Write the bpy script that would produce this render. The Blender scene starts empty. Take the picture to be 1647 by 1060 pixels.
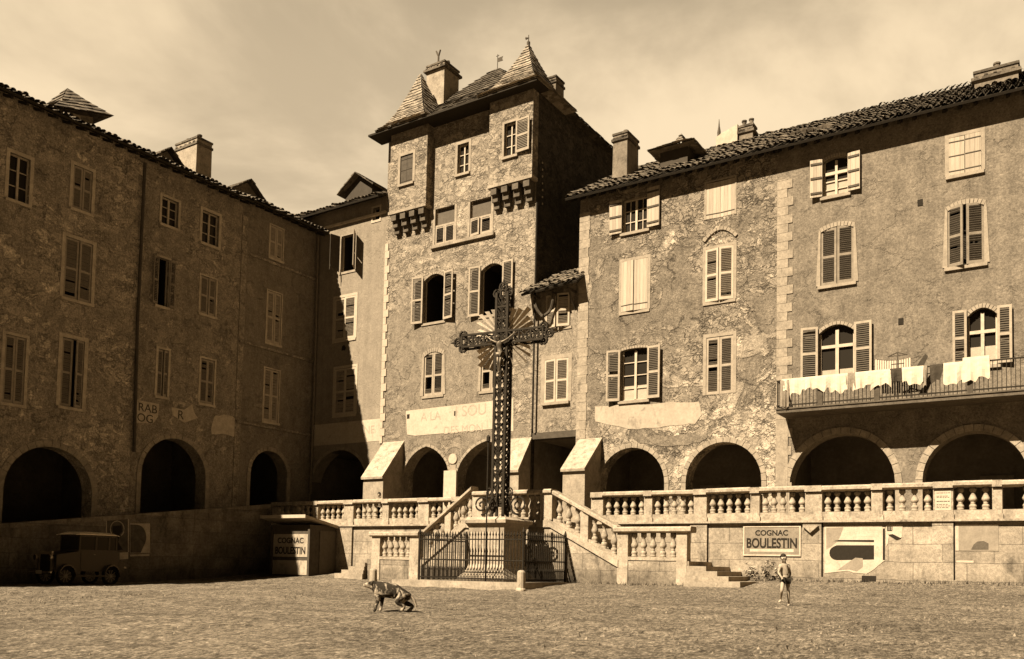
import bpy, bmesh, math, random
from mathutils import Vector, Matrix, noise as mnoise
R = math.radians
rnd = random.Random(7)
SC = bpy.context.scene
COL = SC.collection

# ---------------------------------------------------------------- camera
F, PIT, ROL, CY, CX, ANG, CZ = 1400.0, R(3.02), R(1.25), 835.0, 823.5, R(-33.3), 1.3
FW = Vector((0, math.cos(PIT), math.sin(PIT)))
U0 = Vector((0, -math.sin(PIT), math.cos(PIT)))
X0 = Vector((1, 0, 0))
CXV = X0 * math.cos(ROL) + U0 * math.sin(ROL)
CUV = U0 * math.cos(ROL) - X0 * math.sin(ROL)
cam = bpy.data.cameras.new('camera')
cam.sensor_width = 36.0
cam.lens = 36.0 * F / 1647.0
cam.shift_y = (CY - 530.0) / 1647.0
cam.clip_end = 2000
camo = bpy.data.objects.new('camera', cam)
COL.objects.link(camo)
m = Matrix((CXV, CUV, -FW)).transposed().to_4x4()
m.translation = Vector((0, 0, CZ))
camo.matrix_world = m
SC.camera = camo

D1 = Vector((math.cos(ANG), math.sin(ANG), 0))       # along the fronts, to the right
N1 = Vector((-math.sin(ANG), math.cos(ANG), 0))      # into the fronts
ORI = Vector((0, 0, CZ))
NW = 30.1             # front of the terrace wall
NH = 34.6             # front of the houses
UL = -36.4            # front of the left hand houses
ZT = 3.0              # terrace level

def ray(x, y):
    return FW + CXV * ((x - CX) / F) - CUV * ((y - CY) / F)
def hit_n(x, y, n):
    r = ray(x, y); t = n / r.dot(N1); p = ORI + r * t
    return p.dot(D1), p.z
def hit_u(x, y, u):
    r = ray(x, y); t = u / r.dot(D1); p = ORI + r * t
    return p.dot(N1), p.z

class Fr:
    """a wall plane: s along it, z up, d out of it"""
    def __init__(s, kind, v): s.k = kind; s.v = v
    def P(s, a, z, d=0.0):
        return (a, s.v - d, z) if s.k == 'F' else (s.v + d, a, z)
    def hit(s, x, y, d=0.0):
        return hit_n(x, y, s.v - d) if s.k == 'F' else hit_u(x, y, s.v + d)
    def off(s, d): return Fr(s.k, s.v - d if s.k == 'F' else s.v + d)
FH = Fr('F', NH)
FL = Fr('L', UL)
FWL = Fr('F', NW)

# ---------------------------------------------------------------- objects
BASE = {}
def tag(o, label, cat, group=None):
    o['label'] = label; o['category'] = cat
    if group: o['group'] = group
    return o
def place(o, u, n, z, rot=0.0):
    p = D1 * u + N1 * n
    o.location = (p.x, p.y, z); o.rotation_euler = (0, 0, ANG + rot)
    BASE[o.name] = (u, n, z)
def thing(name, label, cat, u, n, z, group=None, rot=0.0):
    o = bpy.data.objects.new(name, None); COL.objects.link(o)
    o.empty_display_size = .3
    place(o, u, n, z, rot)
    return tag(o, label, cat, group)
def root_of(o):
    while o.parent: o = o.parent
    return o

class MB:
    def __init__(s): s.v = []; s.f = []; s.marks = []
    def use(s, k): s.marks.append((len(s.f), k)); return s
    def face(s, *pts):
        i = len(s.v); s.v.extend(tuple(p) for p in pts); s.f.append(tuple(range(i, i + len(pts)))); return s
    def box(s, u0, u1, n0, n1, z0, z1):
        i = len(s.v)
        s.v += [(u0,n0,z0),(u1,n0,z0),(u1,n1,z0),(u0,n1,z0),(u0,n0,z1),(u1,n0,z1),(u1,n1,z1),(u0,n1,z1)]
        s.f += [tuple(i+k for k in q) for q in ((0,3,2,1),(4,5,6,7),(0,1,5,4),(1,2,6,5),(2,3,7,6),(3,0,4,7))]
        return s
    def hexa(s, p):
        i = len(s.v); s.v += [tuple(q) for q in p]
        s.f += [tuple(i+k for k in q) for q in ((0,3,2,1),(4,5,6,7),(0,1,5,4),(1,2,6,5),(2,3,7,6),(3,0,4,7))]
        return s
    def fbox(s, fr, a0, a1, z0, z1, d0, d1):
        return s.hexa([fr.P(a0,z0,d0),fr.P(a1,z0,d0),fr.P(a1,z0,d1),fr.P(a0,z0,d1),fr.P(a0,z1,d0),fr.P(a1,z1,d0),fr.P(a1,z1,d1),fr.P(a0,z1,d1)])
    def prism(s, poly, w):
        """poly: list of 3d points, w: extrusion vector"""
        k = len(poly); i = len(s.v)
        w = Vector(w)
        s.v += [tuple(p) for p in poly] + [tuple(Vector(p) + w) for p in poly]
        s.f.append(tuple(range(i + k - 1, i - 1, -1))); s.f.append(tuple(range(i + k, i + 2 * k)))
        for a in range(k):
            b = (a + 1) % k
            s.f.append((i + a, i + b, i + k + b, i + k + a))
        return s
    def tube(s, pts, r, n=6, cap=True):
        pts = [Vector(p) for p in pts]
        rr = r if isinstance(r, (list, tuple)) else [r] * len(pts)
        i0 = len(s.v)
        ref = None
        for k, p in enumerate(pts):
            t = (pts[min(k + 1, len(pts) - 1)] - pts[max(k - 1, 0)]).normalized()
            if ref is None:
                ref = Vector((0, 0, 1)) if abs(t.z) < .9 else Vector((1, 0, 0))
            a = t.cross(ref); 
            if a.length < 1e-4: a = t.cross(Vector((0, 1, 0.1)))
            a.normalize(); b = t.cross(a).normalized(); ref = -b if False else ref
            for j in range(n):
                q = 2 * math.pi * (j + .5) / n
                s.v.append(tuple(p + (a * math.cos(q) + b * math.sin(q)) * rr[k]))
        for k in range(len(pts) - 1):
            for j in range(n):
                jj = (j + 1) % n
                s.f.append((i0 + k*n + j, i0 + k*n + jj, i0 + (k+1)*n + jj, i0 + (k+1)*n + j))
        if cap:
            s.f.append(tuple(i0 + j for j in range(n)))
            s.f.append(tuple(i0 + (len(pts)-1)*n + j for j in range(n)))
        return s
    def lathe(s, prof, c=(0,0,0), n=10):
        i0 = len(s.v)
        for (r, z) in prof:
            for j in range(n):
                q = 2*math.pi*j/n
                s.v.append((c[0]+r*math.cos(q), c[1]+r*math.sin(q), c[2]+z))
        for k in range(len(prof)-1):
            for j in range(n):
                jj = (j+1) % n
                s.f.append((i0+k*n+j, i0+k*n+jj, i0+(k+1)*n+jj, i0+(k+1)*n+j))
        s.f.append(tuple(i0+j for j in range(n-1,-1,-1)))
        s.f.append(tuple(i0+(len(prof)-1)*n+j for j in range(n)))
        return s
    def disc(s, c, ax, r, t, n=16, r2=None):
        """cylinder along unit axis vector ax"""
        ax = Vector(ax).normalized(); c = Vector(c)
        return s.tube([c - ax*t/2, c + ax*t/2], r, n)
    def mesh(s, name, base, smooth=False):
        me = bpy.data.meshes.new(name)
        me.from_pydata([(a-base[0], b-base[1], c-base[2]) for a, b, c in s.v], [], s.f)
        bm = bmesh.new(); bm.from_mesh(me)
        bmesh.ops.recalc_face_normals(bm, faces=bm.faces)
        bm.to_mesh(me); bm.free()
        for a, k in s.marks:
            for p in me.polygons[a:]: p.material_index = k
        if smooth:
            for p in me.polygons: p.use_smooth = True
        return me
    def build(s, name, mat, parent=None, smooth=False, at=None, label=None):
        if parent is not None:
            r = root_of(parent); base = BASE[r.name]
        else:
            base = at
        me = s.mesh(name, base, smooth)
        for q in (mat if isinstance(mat, (list, tuple)) else [mat]): me.materials.append(q)
        o = bpy.data.objects.new(name, me); COL.objects.link(o)
        if parent is not None: o.parent = parent
        else: place(o, *base)
        if label: o['label'] = label
        return o
def struct(o): o['kind'] = 'structure'; return o
def child_at(me, name, parent, loc, mat=None, rotz=0.0):
    o = bpy.data.objects.new(name, me); COL.objects.link(o); o.parent = parent
    b = BASE[root_of(parent).name]
    o.location = (loc[0]-b[0], loc[1]-b[1], loc[2]-b[2]); o.rotation_euler = (0, 0, rotz)
    return o
def copy_obj(src, parent, loc):
    o = src.copy(); COL.objects.link(o); o.parent = parent
    b = BASE[root_of(parent).name]
    o.location = (loc[0]-b[0], loc[1]-b[1], loc[2]-b[2])
    return o

# ---------------------------------------------------------------- materials
TINT = (.62, .487, .325)
class NT:
    def __init__(s, name):
        s.m = bpy.data.materials.new(name); s.m.use_nodes = True
        s.t = s.m.node_tree; s.t.nodes.clear()
        s.out = s.t.nodes.new('ShaderNodeOutputMaterial')
        s.b = s.t.nodes.new('ShaderNodeBsdfPrincipled')
        s.t.links.new(s.b.outputs[0], s.out.inputs[0])
        s.tc = s.t.nodes.new('ShaderNodeTexCoord')
    def l(s, a, b): s.t.links.new(a, b)
    def put(s, inp, v):
        if isinstance(v, bpy.types.NodeSocket): s.l(v, inp)
        else: inp.default_value = v
    def mapped(s, scale, loc=(0,0,0), src=None):
        n = s.t.nodes.new('ShaderNodeMapping')
        n.inputs['Scale'].default_value = scale; n.inputs['Location'].default_value = loc
        s.l(src or s.tc.outputs['Object'], n.inputs[0]); return n.outputs[0]
    def noise(s, scale, detail=4, rough=.6, vec=None, dist=0.0):
        n = s.t.nodes.new('ShaderNodeTexNoise')
        n.inputs['Scale'].default_value = scale; n.inputs['Detail'].default_value = detail
        n.inputs['Roughness'].default_value = rough; n.inputs['Distortion'].default_value = dist
        s.l(vec or s.tc.outputs['Object'], n.inputs['Vector']); return n.outputs['Fac']
    def voro(s, scale, feat='F1', vec=None, out='Distance'):
        n = s.t.nodes.new('ShaderNodeTexVoronoi'); n.feature = feat
        n.inputs['Scale'].default_value = scale
        s.l(vec or s.tc.outputs['Object'], n.inputs['Vector']); return n.outputs[out]
    def math(s, op, a, b=0.0, c=0.0, clamp=False):
        n = s.t.nodes.new('ShaderNodeMath'); n.operation = op; n.use_clamp = clamp
        s.put(n.inputs[0], a); s.put(n.inputs[1], b); s.put(n.inputs[2], c); return n.outputs[0]
    def rng(s, v, a0, a1, b0, b1):
        n = s.t.nodes.new('ShaderNodeMapRange'); n.clamp = True
        s.put(n.inputs[0], v)
        for i, q in enumerate((a0, a1, b0, b1)): n.inputs[i+1].default_value = q
        return n.outputs[0]
    def mix(s, f, a, b):
        n = s.t.nodes.new('ShaderNodeMix'); n.data_type = 'FLOAT'
        s.put(n.inputs[0], f); s.put(n.inputs[2], a); s.put(n.inputs[3], b); return n.outputs[0]
    def sep(s, v):
        n = s.t.nodes.new('ShaderNodeSeparateXYZ'); s.l(v, n.inputs[0]); return n.outputs
    def comb(s, x, y, z):
        n = s.t.nodes.new('ShaderNodeCombineXYZ')
        for i, q in enumerate((x, y, z)): s.put(n.inputs[i], q)
        return n.outputs[0]
    def tint(s, v, tint=TINT):
        n = s.t.nodes.new('ShaderNodeVectorMath'); n.operation = 'SCALE'
        n.inputs[0].default_value = tint; s.put(n.inputs['Scale'], v); return n.outputs[0]
    def bump(s, h, strength=.5, dist=.05):
        n = s.t.nodes.new('ShaderNodeBump'); n.inputs['Strength'].default_value = strength
        n.inputs['Distance'].default_value = dist; s.l(h, n.inputs['Height'])
        s.l(n.outputs[0], s.b.inputs['Normal'])
    def done(s, v, rough=.9, spec=.2, metal=0.0):
        s.l(s.tint(v), s.b.inputs['Base Color'])
        s.put(s.b.inputs['Roughness'], rough)
        s.b.inputs['Specular IOR Level'].default_value = spec
        s.b.inputs['Metallic'].default_value = metal
        s.b.inputs['Specular Tint'].default_value = (1.0, .74, .44, 1)
        return s.m

def stucco(name, v, patch=.35, light=None, off=(0,0,0), cover=.5, spread=.12, contrast=1.0, relief=1.0, pale=.5, grad=(), pscale=.55, pgrad=(), crack=.28):
    """old lime plaster, peeled in patches down to rubble stone; cover = share of bare stone"""
    t = NT(name)
    co = t.mapped((1, 1, 1), off)
    big = t.noise(.33, 6, .62, co, .6)
    lo = .5 - (cover - .5) * .5
    oo = t.sep(t.tc.outputs['Object'])
    for ax, a0, a1, am in grad: big = t.math('ADD', big, t.rng(oo[ax], a0, a1, 0, am))
    m = t.rng(big, lo - spread*.4, lo + spread*.4, 0, 1)
    mott = t.noise(1.9, 9, .72, co)
    mott2 = t.noise(7.0, 6, .75, co)
    fine = t.noise(15, 4, .8, co)
    streak = t.noise(1.0, 5, .6, t.mapped((2.2, 2.2, .16), off))
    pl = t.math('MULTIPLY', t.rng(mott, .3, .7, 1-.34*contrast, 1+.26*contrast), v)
    pl = t.math('MULTIPLY', pl, t.rng(mott2, .3, .7, 1-.36*contrast, 1+.32*contrast))
    warp = t.t.nodes.new('ShaderNodeVectorMath'); warp.operation = 'ADD'
    wn = t.t.nodes.new('ShaderNodeTexNoise'); wn.inputs['Scale'].default_value = 3.4; wn.inputs['Detail'].default_value = 4
    t.l(co, wn.inputs['Vector'])
    sc = t.t.nodes.new('ShaderNodeVectorMath'); sc.operation = 'SCALE'; sc.inputs['Scale'].default_value = .62
    t.l(wn.outputs['Color'], sc.inputs[0]); t.l(co, warp.inputs[0]); t.l(sc.outputs[0], warp.inputs[1])
    sv = t.mapped((3.4, 3.4, 6.2), (0,0,0), warp.outputs[0])
    edge = t.voro(1.0, 'DISTANCE_TO_EDGE', sv)
    col = t.sep(t.voro(1.0, 'F1', sv, 'Color'))
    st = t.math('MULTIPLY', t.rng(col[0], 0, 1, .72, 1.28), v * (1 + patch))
    mort = t.math('ADD', t.rng(edge, .0, .16, 0, 1), t.rng(t.noise(1.6, 5, .65, t.mapped((1,1,1.4),(off[0]+9,2,4))), .42, .6, .0, .9), clamp=True)
    st = t.math('MULTIPLY', st, t.rng(mort, 0, 1, .6, 1.0))
    st = t.math('MULTIPLY', st, t.rng(mott2, .25, .75, .62, 1.3))
    val = t.mix(m, pl, st)
    # patches of newer, paler render with hard edges
    pn = t.noise(pscale, 8, .68, t.mapped((1, 1, 1.2), (off[0]+13.7, off[1]+5.1, off[2]+3.3)), .8)
    for ax, a0, a1, am in pgrad: pn = t.math('ADD', pn, t.rng(oo[ax], a0, a1, 0, am))
    pm = t.rng(pn, .565, .60, 0, 1)
    pal = t.math('MULTIPLY', pm, t.rng(mott, .3, .7, pale*.6, pale*1.3))
    val = t.math('MULTIPLY', val, t.math('ADD', 1.0, pal))
    # dark pits and cracks
    cw = t.t.nodes.new('ShaderNodeVectorMath'); cw.operation = 'ADD'; cs = t.t.nodes.new('ShaderNodeVectorMath'); cs.operation = 'SCALE'; cs.inputs['Scale'].default_value = 1.5
    cn = t.t.nodes.new('ShaderNodeTexNoise'); cn.inputs['Scale'].default_value = 1.1; cn.inputs['Detail'].default_value = 7; cn.inputs['Roughness'].default_value = .65
    t.l(co, cn.inputs['Vector']); t.l(cn.outputs['Color'], cs.inputs[0]); t.l(co, cw.inputs[0]); t.l(cs.outputs[0], cw.inputs[1])
    ce = t.voro(.75, 'DISTANCE_TO_EDGE', cw.outputs[0])
    cm = t.math('MULTIPLY', t.rng(ce, .008, .03, 1, 0), t.rng(t.noise(.8, 4, .6, t.mapped((1,1,1),(off[0]+31,3,8))), .5, .58, 0, 1))
    val = t.math('MULTIPLY', val, t.math('SUBTRACT', 1.0, t.math('MULTIPLY', cm, crack)))
    pit = t.rng(t.noise(2.6, 10, .8, t.mapped((1, 1, 1.3), (off[0]+3, 7, 1)), 1.2), .645, .69, 1, .5)
    val = t.math('MULTIPLY', val, pit)
    val = t.math('MULTIPLY', val, t.rng(fine, .32, .68, 1-.42*contrast, 1+.38*contrast))
    val = t.math('MULTIPLY', val, t.rng(streak, .3, .7, .84, 1.1))
    h1 = t.math('MULTIPLY', mott2, .55)
    h2 = t.math('ADD', t.math('MULTIPLY', mort, .85), t.math('MULTIPLY', mott2, .5))
    h = t.mix(m, t.math('ADD', h1, .55), h2)
    h = t.math('MULTIPLY', h, t.rng(pit, .5, 1, .4, 1))
    h = t.math('ADD', h, t.math('MULTIPLY', fine, .16))
    h = t.math('SUBTRACT', t.math('ADD', h, t.math('MULTIPLY', pm, .5 if pale > .1 else 0.0)), t.math('MULTIPLY', cm, .5))
    t.bump(h, .9, .055 * relief)
    return t.done(val, .95, .1)

def rough(name, v, contrast=.3, scale=3.0, bump=.3, dist=.02, rgh=.85, spec=.2, stretch=(1,1,1), grain=.2, metal=0.0, spots=0.0):
    t = NT(name)
    co = t.mapped(stretch)
    a = t.noise(scale, 7, .68, co)
    b = t.noise(scale*7, 4, .7, co)
    val = t.math('MULTIPLY', t.rng(a, .3, .7, 1-contrast, 1+contrast), v)
    val = t.math('MULTIPLY', val, t.rng(b, .3, .7, 1-grain, 1+grain))
    if spots:
        sp = t.rng(t.noise(scale*1.7, 8, .75, t.mapped((1,1,.6),(4,2,9)), .8), .55, .66, 1, 1-spots)
        val = t.math('MULTIPLY', val, sp)
    if bump: t.bump(t.math('ADD', a, t.math('MULTIPLY', b, .4)), bump, dist)
    return t.done(val, rgh, spec, metal)

def ashlar(name, v, bw=1.5, bh=.58, contrast=.36, spots=.55):
    t = NT(name)
    o = t.sep(t.tc.outputs['Object'])
    wob = t.math('MULTIPLY', t.math('SUBTRACT', t.noise(.8, 4), .5), .1)
    vec = t.comb(t.math('ADD', t.math('ADD', o[0], o[1]), wob), t.math('ADD', o[2], wob), 0.0)
    br = t.t.nodes.new('ShaderNodeTexBrick')
    br.inputs['Scale'].default_value = 1.0; br.inputs['Brick Width'].default_value = bw; br.inputs['Row Height'].default_value = bh
    br.inputs['Mortar Size'].default_value = .014; br.inputs['Mortar Smooth'].default_value = .4
    br.inputs['Color1'].default_value = (.84, .84, .84, 1); br.inputs['Color2'].default_value = (1.1, 1.1, 1.1, 1)
    br.inputs['Mortar'].default_value = (.7, .7, .7, 1)
    t.l(vec, br.inputs['Vector'])
    bv = t.t.nodes.new('ShaderNodeRGBToBW'); t.l(br.outputs['Color'], bv.inputs[0])
    a = t.noise(1.3, 8, .7); b = t.noise(9, 6, .75); c = t.noise(40, 2, .7)
    val = t.math('MULTIPLY', bv.outputs[0], v)
    val = t.math('MULTIPLY', val, t.rng(a, .3, .7, 1-contrast, 1+contrast))
    val = t.math('MULTIPLY', val, t.rng(b, .3, .7, .62, 1.34))
    val = t.math('MULTIPLY', val, t.rng(c, .3, .7, .75, 1.25))
    sp = t.rng(t.noise(1.1, 8, .72, t.mapped((1.6,1.6,.5),(4,2,9)), .6), .53, .68, 1, 1-spots)
    val = t.math('MULTIPLY', val, sp)
    # damp, mossy foot of the wall
    foot = t.math('ADD', o[2], t.math('MULTIPLY', t.noise(1.4, 5), .9))
    val = t.math('MULTIPLY', val, t.rng(foot, .75, 1.35, .6, 1.0))
    h = t.math('ADD', t.math('MULTIPLY', br.outputs['Fac'], -.8), t.math('MULTIPLY', b, .7))
    t.bump(h, .8, .025)
    return t.done(val, .93, .12)

def tile_mat(name, v):
    t = NT(name)
    o = t.tc.outputs['Object']
    c = t.sep(t.voro(3.6, 'F1', None, 'Color'))
    a = t.noise(1.1, 6, .7); b = t.noise(14, 5, .75)
    val = t.math('MULTIPLY', t.rng(c[0], 0, 1, .55, 1.45), v)
    val = t.math('MULTIPLY', val, t.rng(a, .3, .7, .65, 1.3))
    val = t.math('MULTIPLY', val, t.rng(b, .3, .7, .6, 1.35))
    t.bump(b, .6, .02)
    return t.done(val, .95, .1)

def ground_mat():
    t = NT('ground_gravel')
    a = t.noise(.22, 6, .65)
    lane = t.noise(.5, 7, .72, t.mapped((.5, 1.1, 1)))
    b = t.noise(3.6, 8, .8, t.mapped((1, .55, 1))); c = t.noise(12, 5, .8, t.mapped((1, .5, 1))); d = t.noise(34, 3, .7, t.mapped((1, .7, 1)))
    val = t.math('MULTIPLY', t.rng(a, .3, .7, .82, 1.16), .30)
    val = t.math('MULTIPLY', val, t.rng(lane, .34, .66, .74, 1.2))
    val = t.math('MULTIPLY', val, t.rng(b, .33, .67, .52, 1.42))
    val = t.math('MULTIPLY', val, t.rng(c, .35, .65, .42, 1.52))
    val = t.math('MULTIPLY', val, t.rng(d, .33, .67, .5, 1.45))
    e = t.noise(20, 4, .75, t.mapped((1, .42, 1)))
    val = t.math('MULTIPLY', val, t.rng(e, .44, .56, .62, 1.22))
    h = t.math('ADD', t.math('MULTIPLY', b, 1.0), t.math('ADD', t.math('MULTIPLY', c, .6), t.math('MULTIPLY', d, .25)))
    t.bump(h, 1.0, .09)
    return t.done(val, .97, .05)

def planks(name, v, pitch=.16, contrast=.14, axis=0):
    t = NT(name)
    o = t.sep(t.tc.outputs['Object'])
    x = t.math('DIVIDE', t.math('ADD', o[0], o[1]), pitch)
    fr = t.math('FRACT', x)
    gap = t.rng(t.math('ABSOLUTE', t.math('SUBTRACT', fr, .5)), .44, .49, 1, .5)
    wn = t.t.nodes.new('ShaderNodeTexWhiteNoise'); wn.noise_dimensions = '1D'
    t.l(t.math('FLOOR', x), wn.inputs['W'])
    g = t.noise(3, 6, .7, t.mapped((9, 9, .6)))
    val = t.math('MULTIPLY', t.rng(wn.outputs['Value'], 0, 1, 1-contrast, 1+contrast), v)
    val = t.math('MULTIPLY', val, t.rng(g, .3, .7, .78, 1.15))
    val = t.math('MULTIPLY', val, gap)
    t.bump(t.math('ADD', gap, t.math('MULTIPLY', g, .4)), .4, .01)
    return t.done(val, .8, .2)

def flat(name, v, rgh=.6, spec=.3, metal=0.0):
    t = NT(name); return t.done(t.math('MULTIPLY', t.rng(t.noise(12, 4), .3, .7, .85, 1.15), v), rgh, spec, metal)

M = {}
def mats():
    M['plaster_tower'] = stucco('plaster_tower', .285, .3, off=(3,1,2), cover=.2, spread=.12, pale=.2, grad=((2, 10.6, 13.2, .3), (0, 1.8, 4.6, .22)))
    M['side_wall'] = stucco('side_wall_shade_tone', .075, .2, off=(4,4,2), cover=1.2, spread=.2, contrast=.7, pale=.0)  # the tower side's shade is put into this darkened wall colour
    M['stone_tower'] = stucco('rubble_tower', .30, .22, off=(9,4,1), cover=1.3, spread=.2, pale=.1)
    M['plaster_mid'] = stucco('plaster_smooth', .33, .1, off=(21,3,8), cover=-.4, contrast=.5, relief=.35, pale=.0, crack=.0)
    M['plaster_peel'] = stucco('plaster_peeling', .25, .42, off=(5.2,8,6.5), cover=.42, spread=.07, contrast=1.15, relief=1.9, pale=.6, grad=((0, 0, 4.6, .1), (2, 12.5, 14.5, .07)), pgrad=((2, 6.4, 4.4, .1), (0, 1.5, 4.4, .05)), crack=.42)
    M['plaster_right'] = stucco('plaster_right', .25, .1, off=(1,12,7), cover=-.25, contrast=1.0, relief=.7, pale=.0, crack=.0)
    M['plaster_gap'] = stucco('plaster_gap', .33, .2, off=(7,2,3), cover=.2, pale=.2)
    M['plaster_left_a'] = stucco('plaster_left_peeling', .41, .42, off=(2,6,1), cover=.5, spread=.2, contrast=1.35, pale=.7, pscale=1.3, crack=.3)
    M['plaster_left_b'] = stucco('plaster_left_dull', .38, .35, off=(8,1,9), cover=.26, spread=.2, contrast=1.2, pale=.5, pscale=1.2, crack=.2)
    M['plaster_left_c'] = stucco('plaster_left_dark', .30, .2, off=(14,1,4), cover=.12, spread=.2, contrast=.8, pale=.2, crack=.0)
    M['quoin'] = rough('quoin_stone', .38, .28, 2.0, .4, .02, grain=.24, spots=.45)
    M['quoin_white'] = rough('whitewashed_quoin', .54, .12, 2.0, .2, .02, grain=.12)
    M['surround'] = rough('window_surround_stone', .38, .2, 3.0, .3, .015, grain=.15, spots=.2)
    M['surround_dull'] = rough('window_surround_dull', .62, .25, 3.0, .3, .015, grain=.15, spots=.2)
    M['whitewash'] = rough('whitewash_panel', .58, .14, 1.2, .15, .01, grain=.12, spots=.28)
    M['whitewash_worn'] = rough('whitewash_worn', .48, .16, 1.2, .2, .01, grain=.12, spots=.4)
    M['ashlar'] = ashlar('terrace_ashlar', .40)
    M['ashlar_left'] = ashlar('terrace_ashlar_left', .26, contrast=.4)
    M['stone_rail'] = rough('balustrade_stone', .44, .38, 2.6, .5, .02, grain=.3, spots=.55)
    M['stone_pale'] = rough('pedestal_stone', .47, .3, 2.0, .4, .02, grain=.24, spots=.5)
    M['stone_step'] = rough('step_stone', .40, .3, 2.0, .4, .02, grain=.22, spots=.4)
    M['stone_arch'] = rough('arch_stone', .37, .32, 2.2, .4, .02, grain=.2, spots=.3)
    M['stone_arch_left'] = rough('arch_stone_left', .40, .3, 2.2, .4, .02, grain=.2, spots=.3)
    M['inside'] = rough('arcade_inside', .20, .3, 1.0, .3, .03)
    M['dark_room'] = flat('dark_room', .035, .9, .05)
    M['tile'] = tile_mat('roof_tile', .20)
    M['tile_dark'] = tile_mat('roof_tile_dark', .15)
    M['shingle'] = tile_mat('roof_shingle', .30); M['shingle_dark'] = tile_mat('roof_shingle_mossy', .12)
    M['roof_board'] = flat('roof_board', .045, .9, .1)
    M['chimney'] = rough('chimney_render', .40, .3, 2.2, .6, .03, grain=.22, spots=.45)
    M['chimney_dark'] = rough('chimney_render_dull', .22, .3, 2.2, .6, .03, grain=.22, spots=.45)
    M['wood_white'] = rough('shutter_white', .56, .14, 5, .2, .006, .7, grain=.12)
    M['wood_pale'] = planks('shutter_pale_planks', .52)
    M['wood_mid'] = rough('shutter_weathered', .42, .22, 5, .2, .006, .75, grain=.15)
    M['wood_brown'] = rough('shutter_brown', .28, .25, 5, .2, .006, .75, grain=.15)
    M['wood_dark'] = rough('shutter_dark', .085, .3, 5, .2, .006, .75, grain=.15)
    M['frame_white'] = rough('casement_paint', .6, .12, 6, .1, .004, .6, grain=.08)
    M['frame_dull'] = rough('casement_dull', .6, .25, 6, .1, .004, .7, grain=.12)
    M['glass'] = NT('window_glass').done(.03, .22, .18)
    M['curtain'] = rough('curtain_cloth', .5, .12, 6, .1, .01)
    M['iron'] = rough('wrought_iron', .022, .4, 8, .2, .005, .7, .2, grain=.3)
    M['iron_grey'] = rough('zinc_pipe', .22, .3, 6, .1, .005, .55, .4, grain=.2)
    M['iron_lit'] = rough('iron_sun_tone', .5, .4, 8, .2, .005, .5, .4, grain=.3)  # wrought iron with its sun glints put into a bright colour
    M['corbel'] = rough('corbel_stone', .13, .35, 3, .5, .02, grain=.25)  # shadow under the turrets is put into this dark stone colour
    M['ground'] = ground_mat()
    M['terrace'] = rough('terrace_paving', .30, .3, 1.4, .4, .02)
    M['letter'] = flat('letter_dark', .03, .8, .1)
    M['letter_faint'] = flat('letter_faint', .46, .9, .05)
    M['letter_worn'] = flat('letter_worn', .11, .9, .05)
    M['sign_grey'] = rough('sign_ground', .28, .24, 3, .1, .005, grain=.2, spots=.3)
    M['poster_white'] = rough('poster_paper', .62, .18, 2.5, .2, .01, grain=.14, spots=.25)
    M['poster_grey'] = rough('poster_grey', .34, .2, 3, .15, .006, grain=.12)
    M['poster_mid'] = rough('poster_mid', .13, .35, 4, .15, .006, grain=.2)
    M['poster_dark'] = flat('poster_dark', .03, .8, .1)
    M['car_body'] = flat('car_paint', .04, .4, .4)
    M['car_roof'] = flat('car_roof_sky_sheen', 1.4, .35, .5); M['car_wing'] = flat('car_wing_paint', .09, .18, .8)  # pale roof colour stands in for the sky reflected on it
    M['chrome'] = flat('nickel', .55, .25, .5, .6)
    M['rubber'] = flat('rubber', .025, .9, .1)
    M['cloth_white'] = rough('linen_white', .74, .08, 5, .2, .01, grain=.06)
    M['cloth_dark'] = rough('cloth_dark', .06, .3, 6, .3, .01, grain=.2)
    M['cloth_grey'] = rough('cloth_grey', .3, .25, 6, .3, .01, grain=.2)
    M['skin'] = flat('skin', .42, .6, .3)
    M['hair'] = flat('hair_dark', .025, .7, .2)
    M['shirt'] = flat('shirt_pale', .46, .9, .1)
    M['shorts'] = flat('shorts_dark', .045, .9, .1)
    M['bronze'] = flat('statue_bronze', .13, .4, .4, .2)
    M['dog_coat'] = None
    M['leaf'] = rough('leaf_dull', .10, .4, 6, 0, 0, .7)
    M['dry_grass'] = rough('dry_grass', .15, .5, 1.2, 0, 0, .8)
    M['flower'] = flat('flower_pale', .6, .8, .1)
    M['pebble'] = rough('pebble', .34, .4, 2.0, 0, 0, .95, .05)
mats()
M['wood_weathered'] = rough('shutter_bleached', .44, .2, 5, .2, .006, .75, grain=.15)
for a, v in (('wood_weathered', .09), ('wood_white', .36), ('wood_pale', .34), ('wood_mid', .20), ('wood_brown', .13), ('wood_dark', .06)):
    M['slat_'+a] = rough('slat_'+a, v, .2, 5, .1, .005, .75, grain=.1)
def coat():
    t = NT('dog_coat')
    a = t.noise(6.5, 5, .6, t.mapped((1, 1, 1), (.3, .1, .2)), .6)
    f = t.noise(30, 4, .7)
    v = t.mix(t.rng(a, .49, .60, 0, 1), .04, .5)
    M['dog_coat'] = t.done(t.math('MULTIPLY', v, t.rng(f, .3, .7, .7, 1.25)), .9, .1)
coat()

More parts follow.
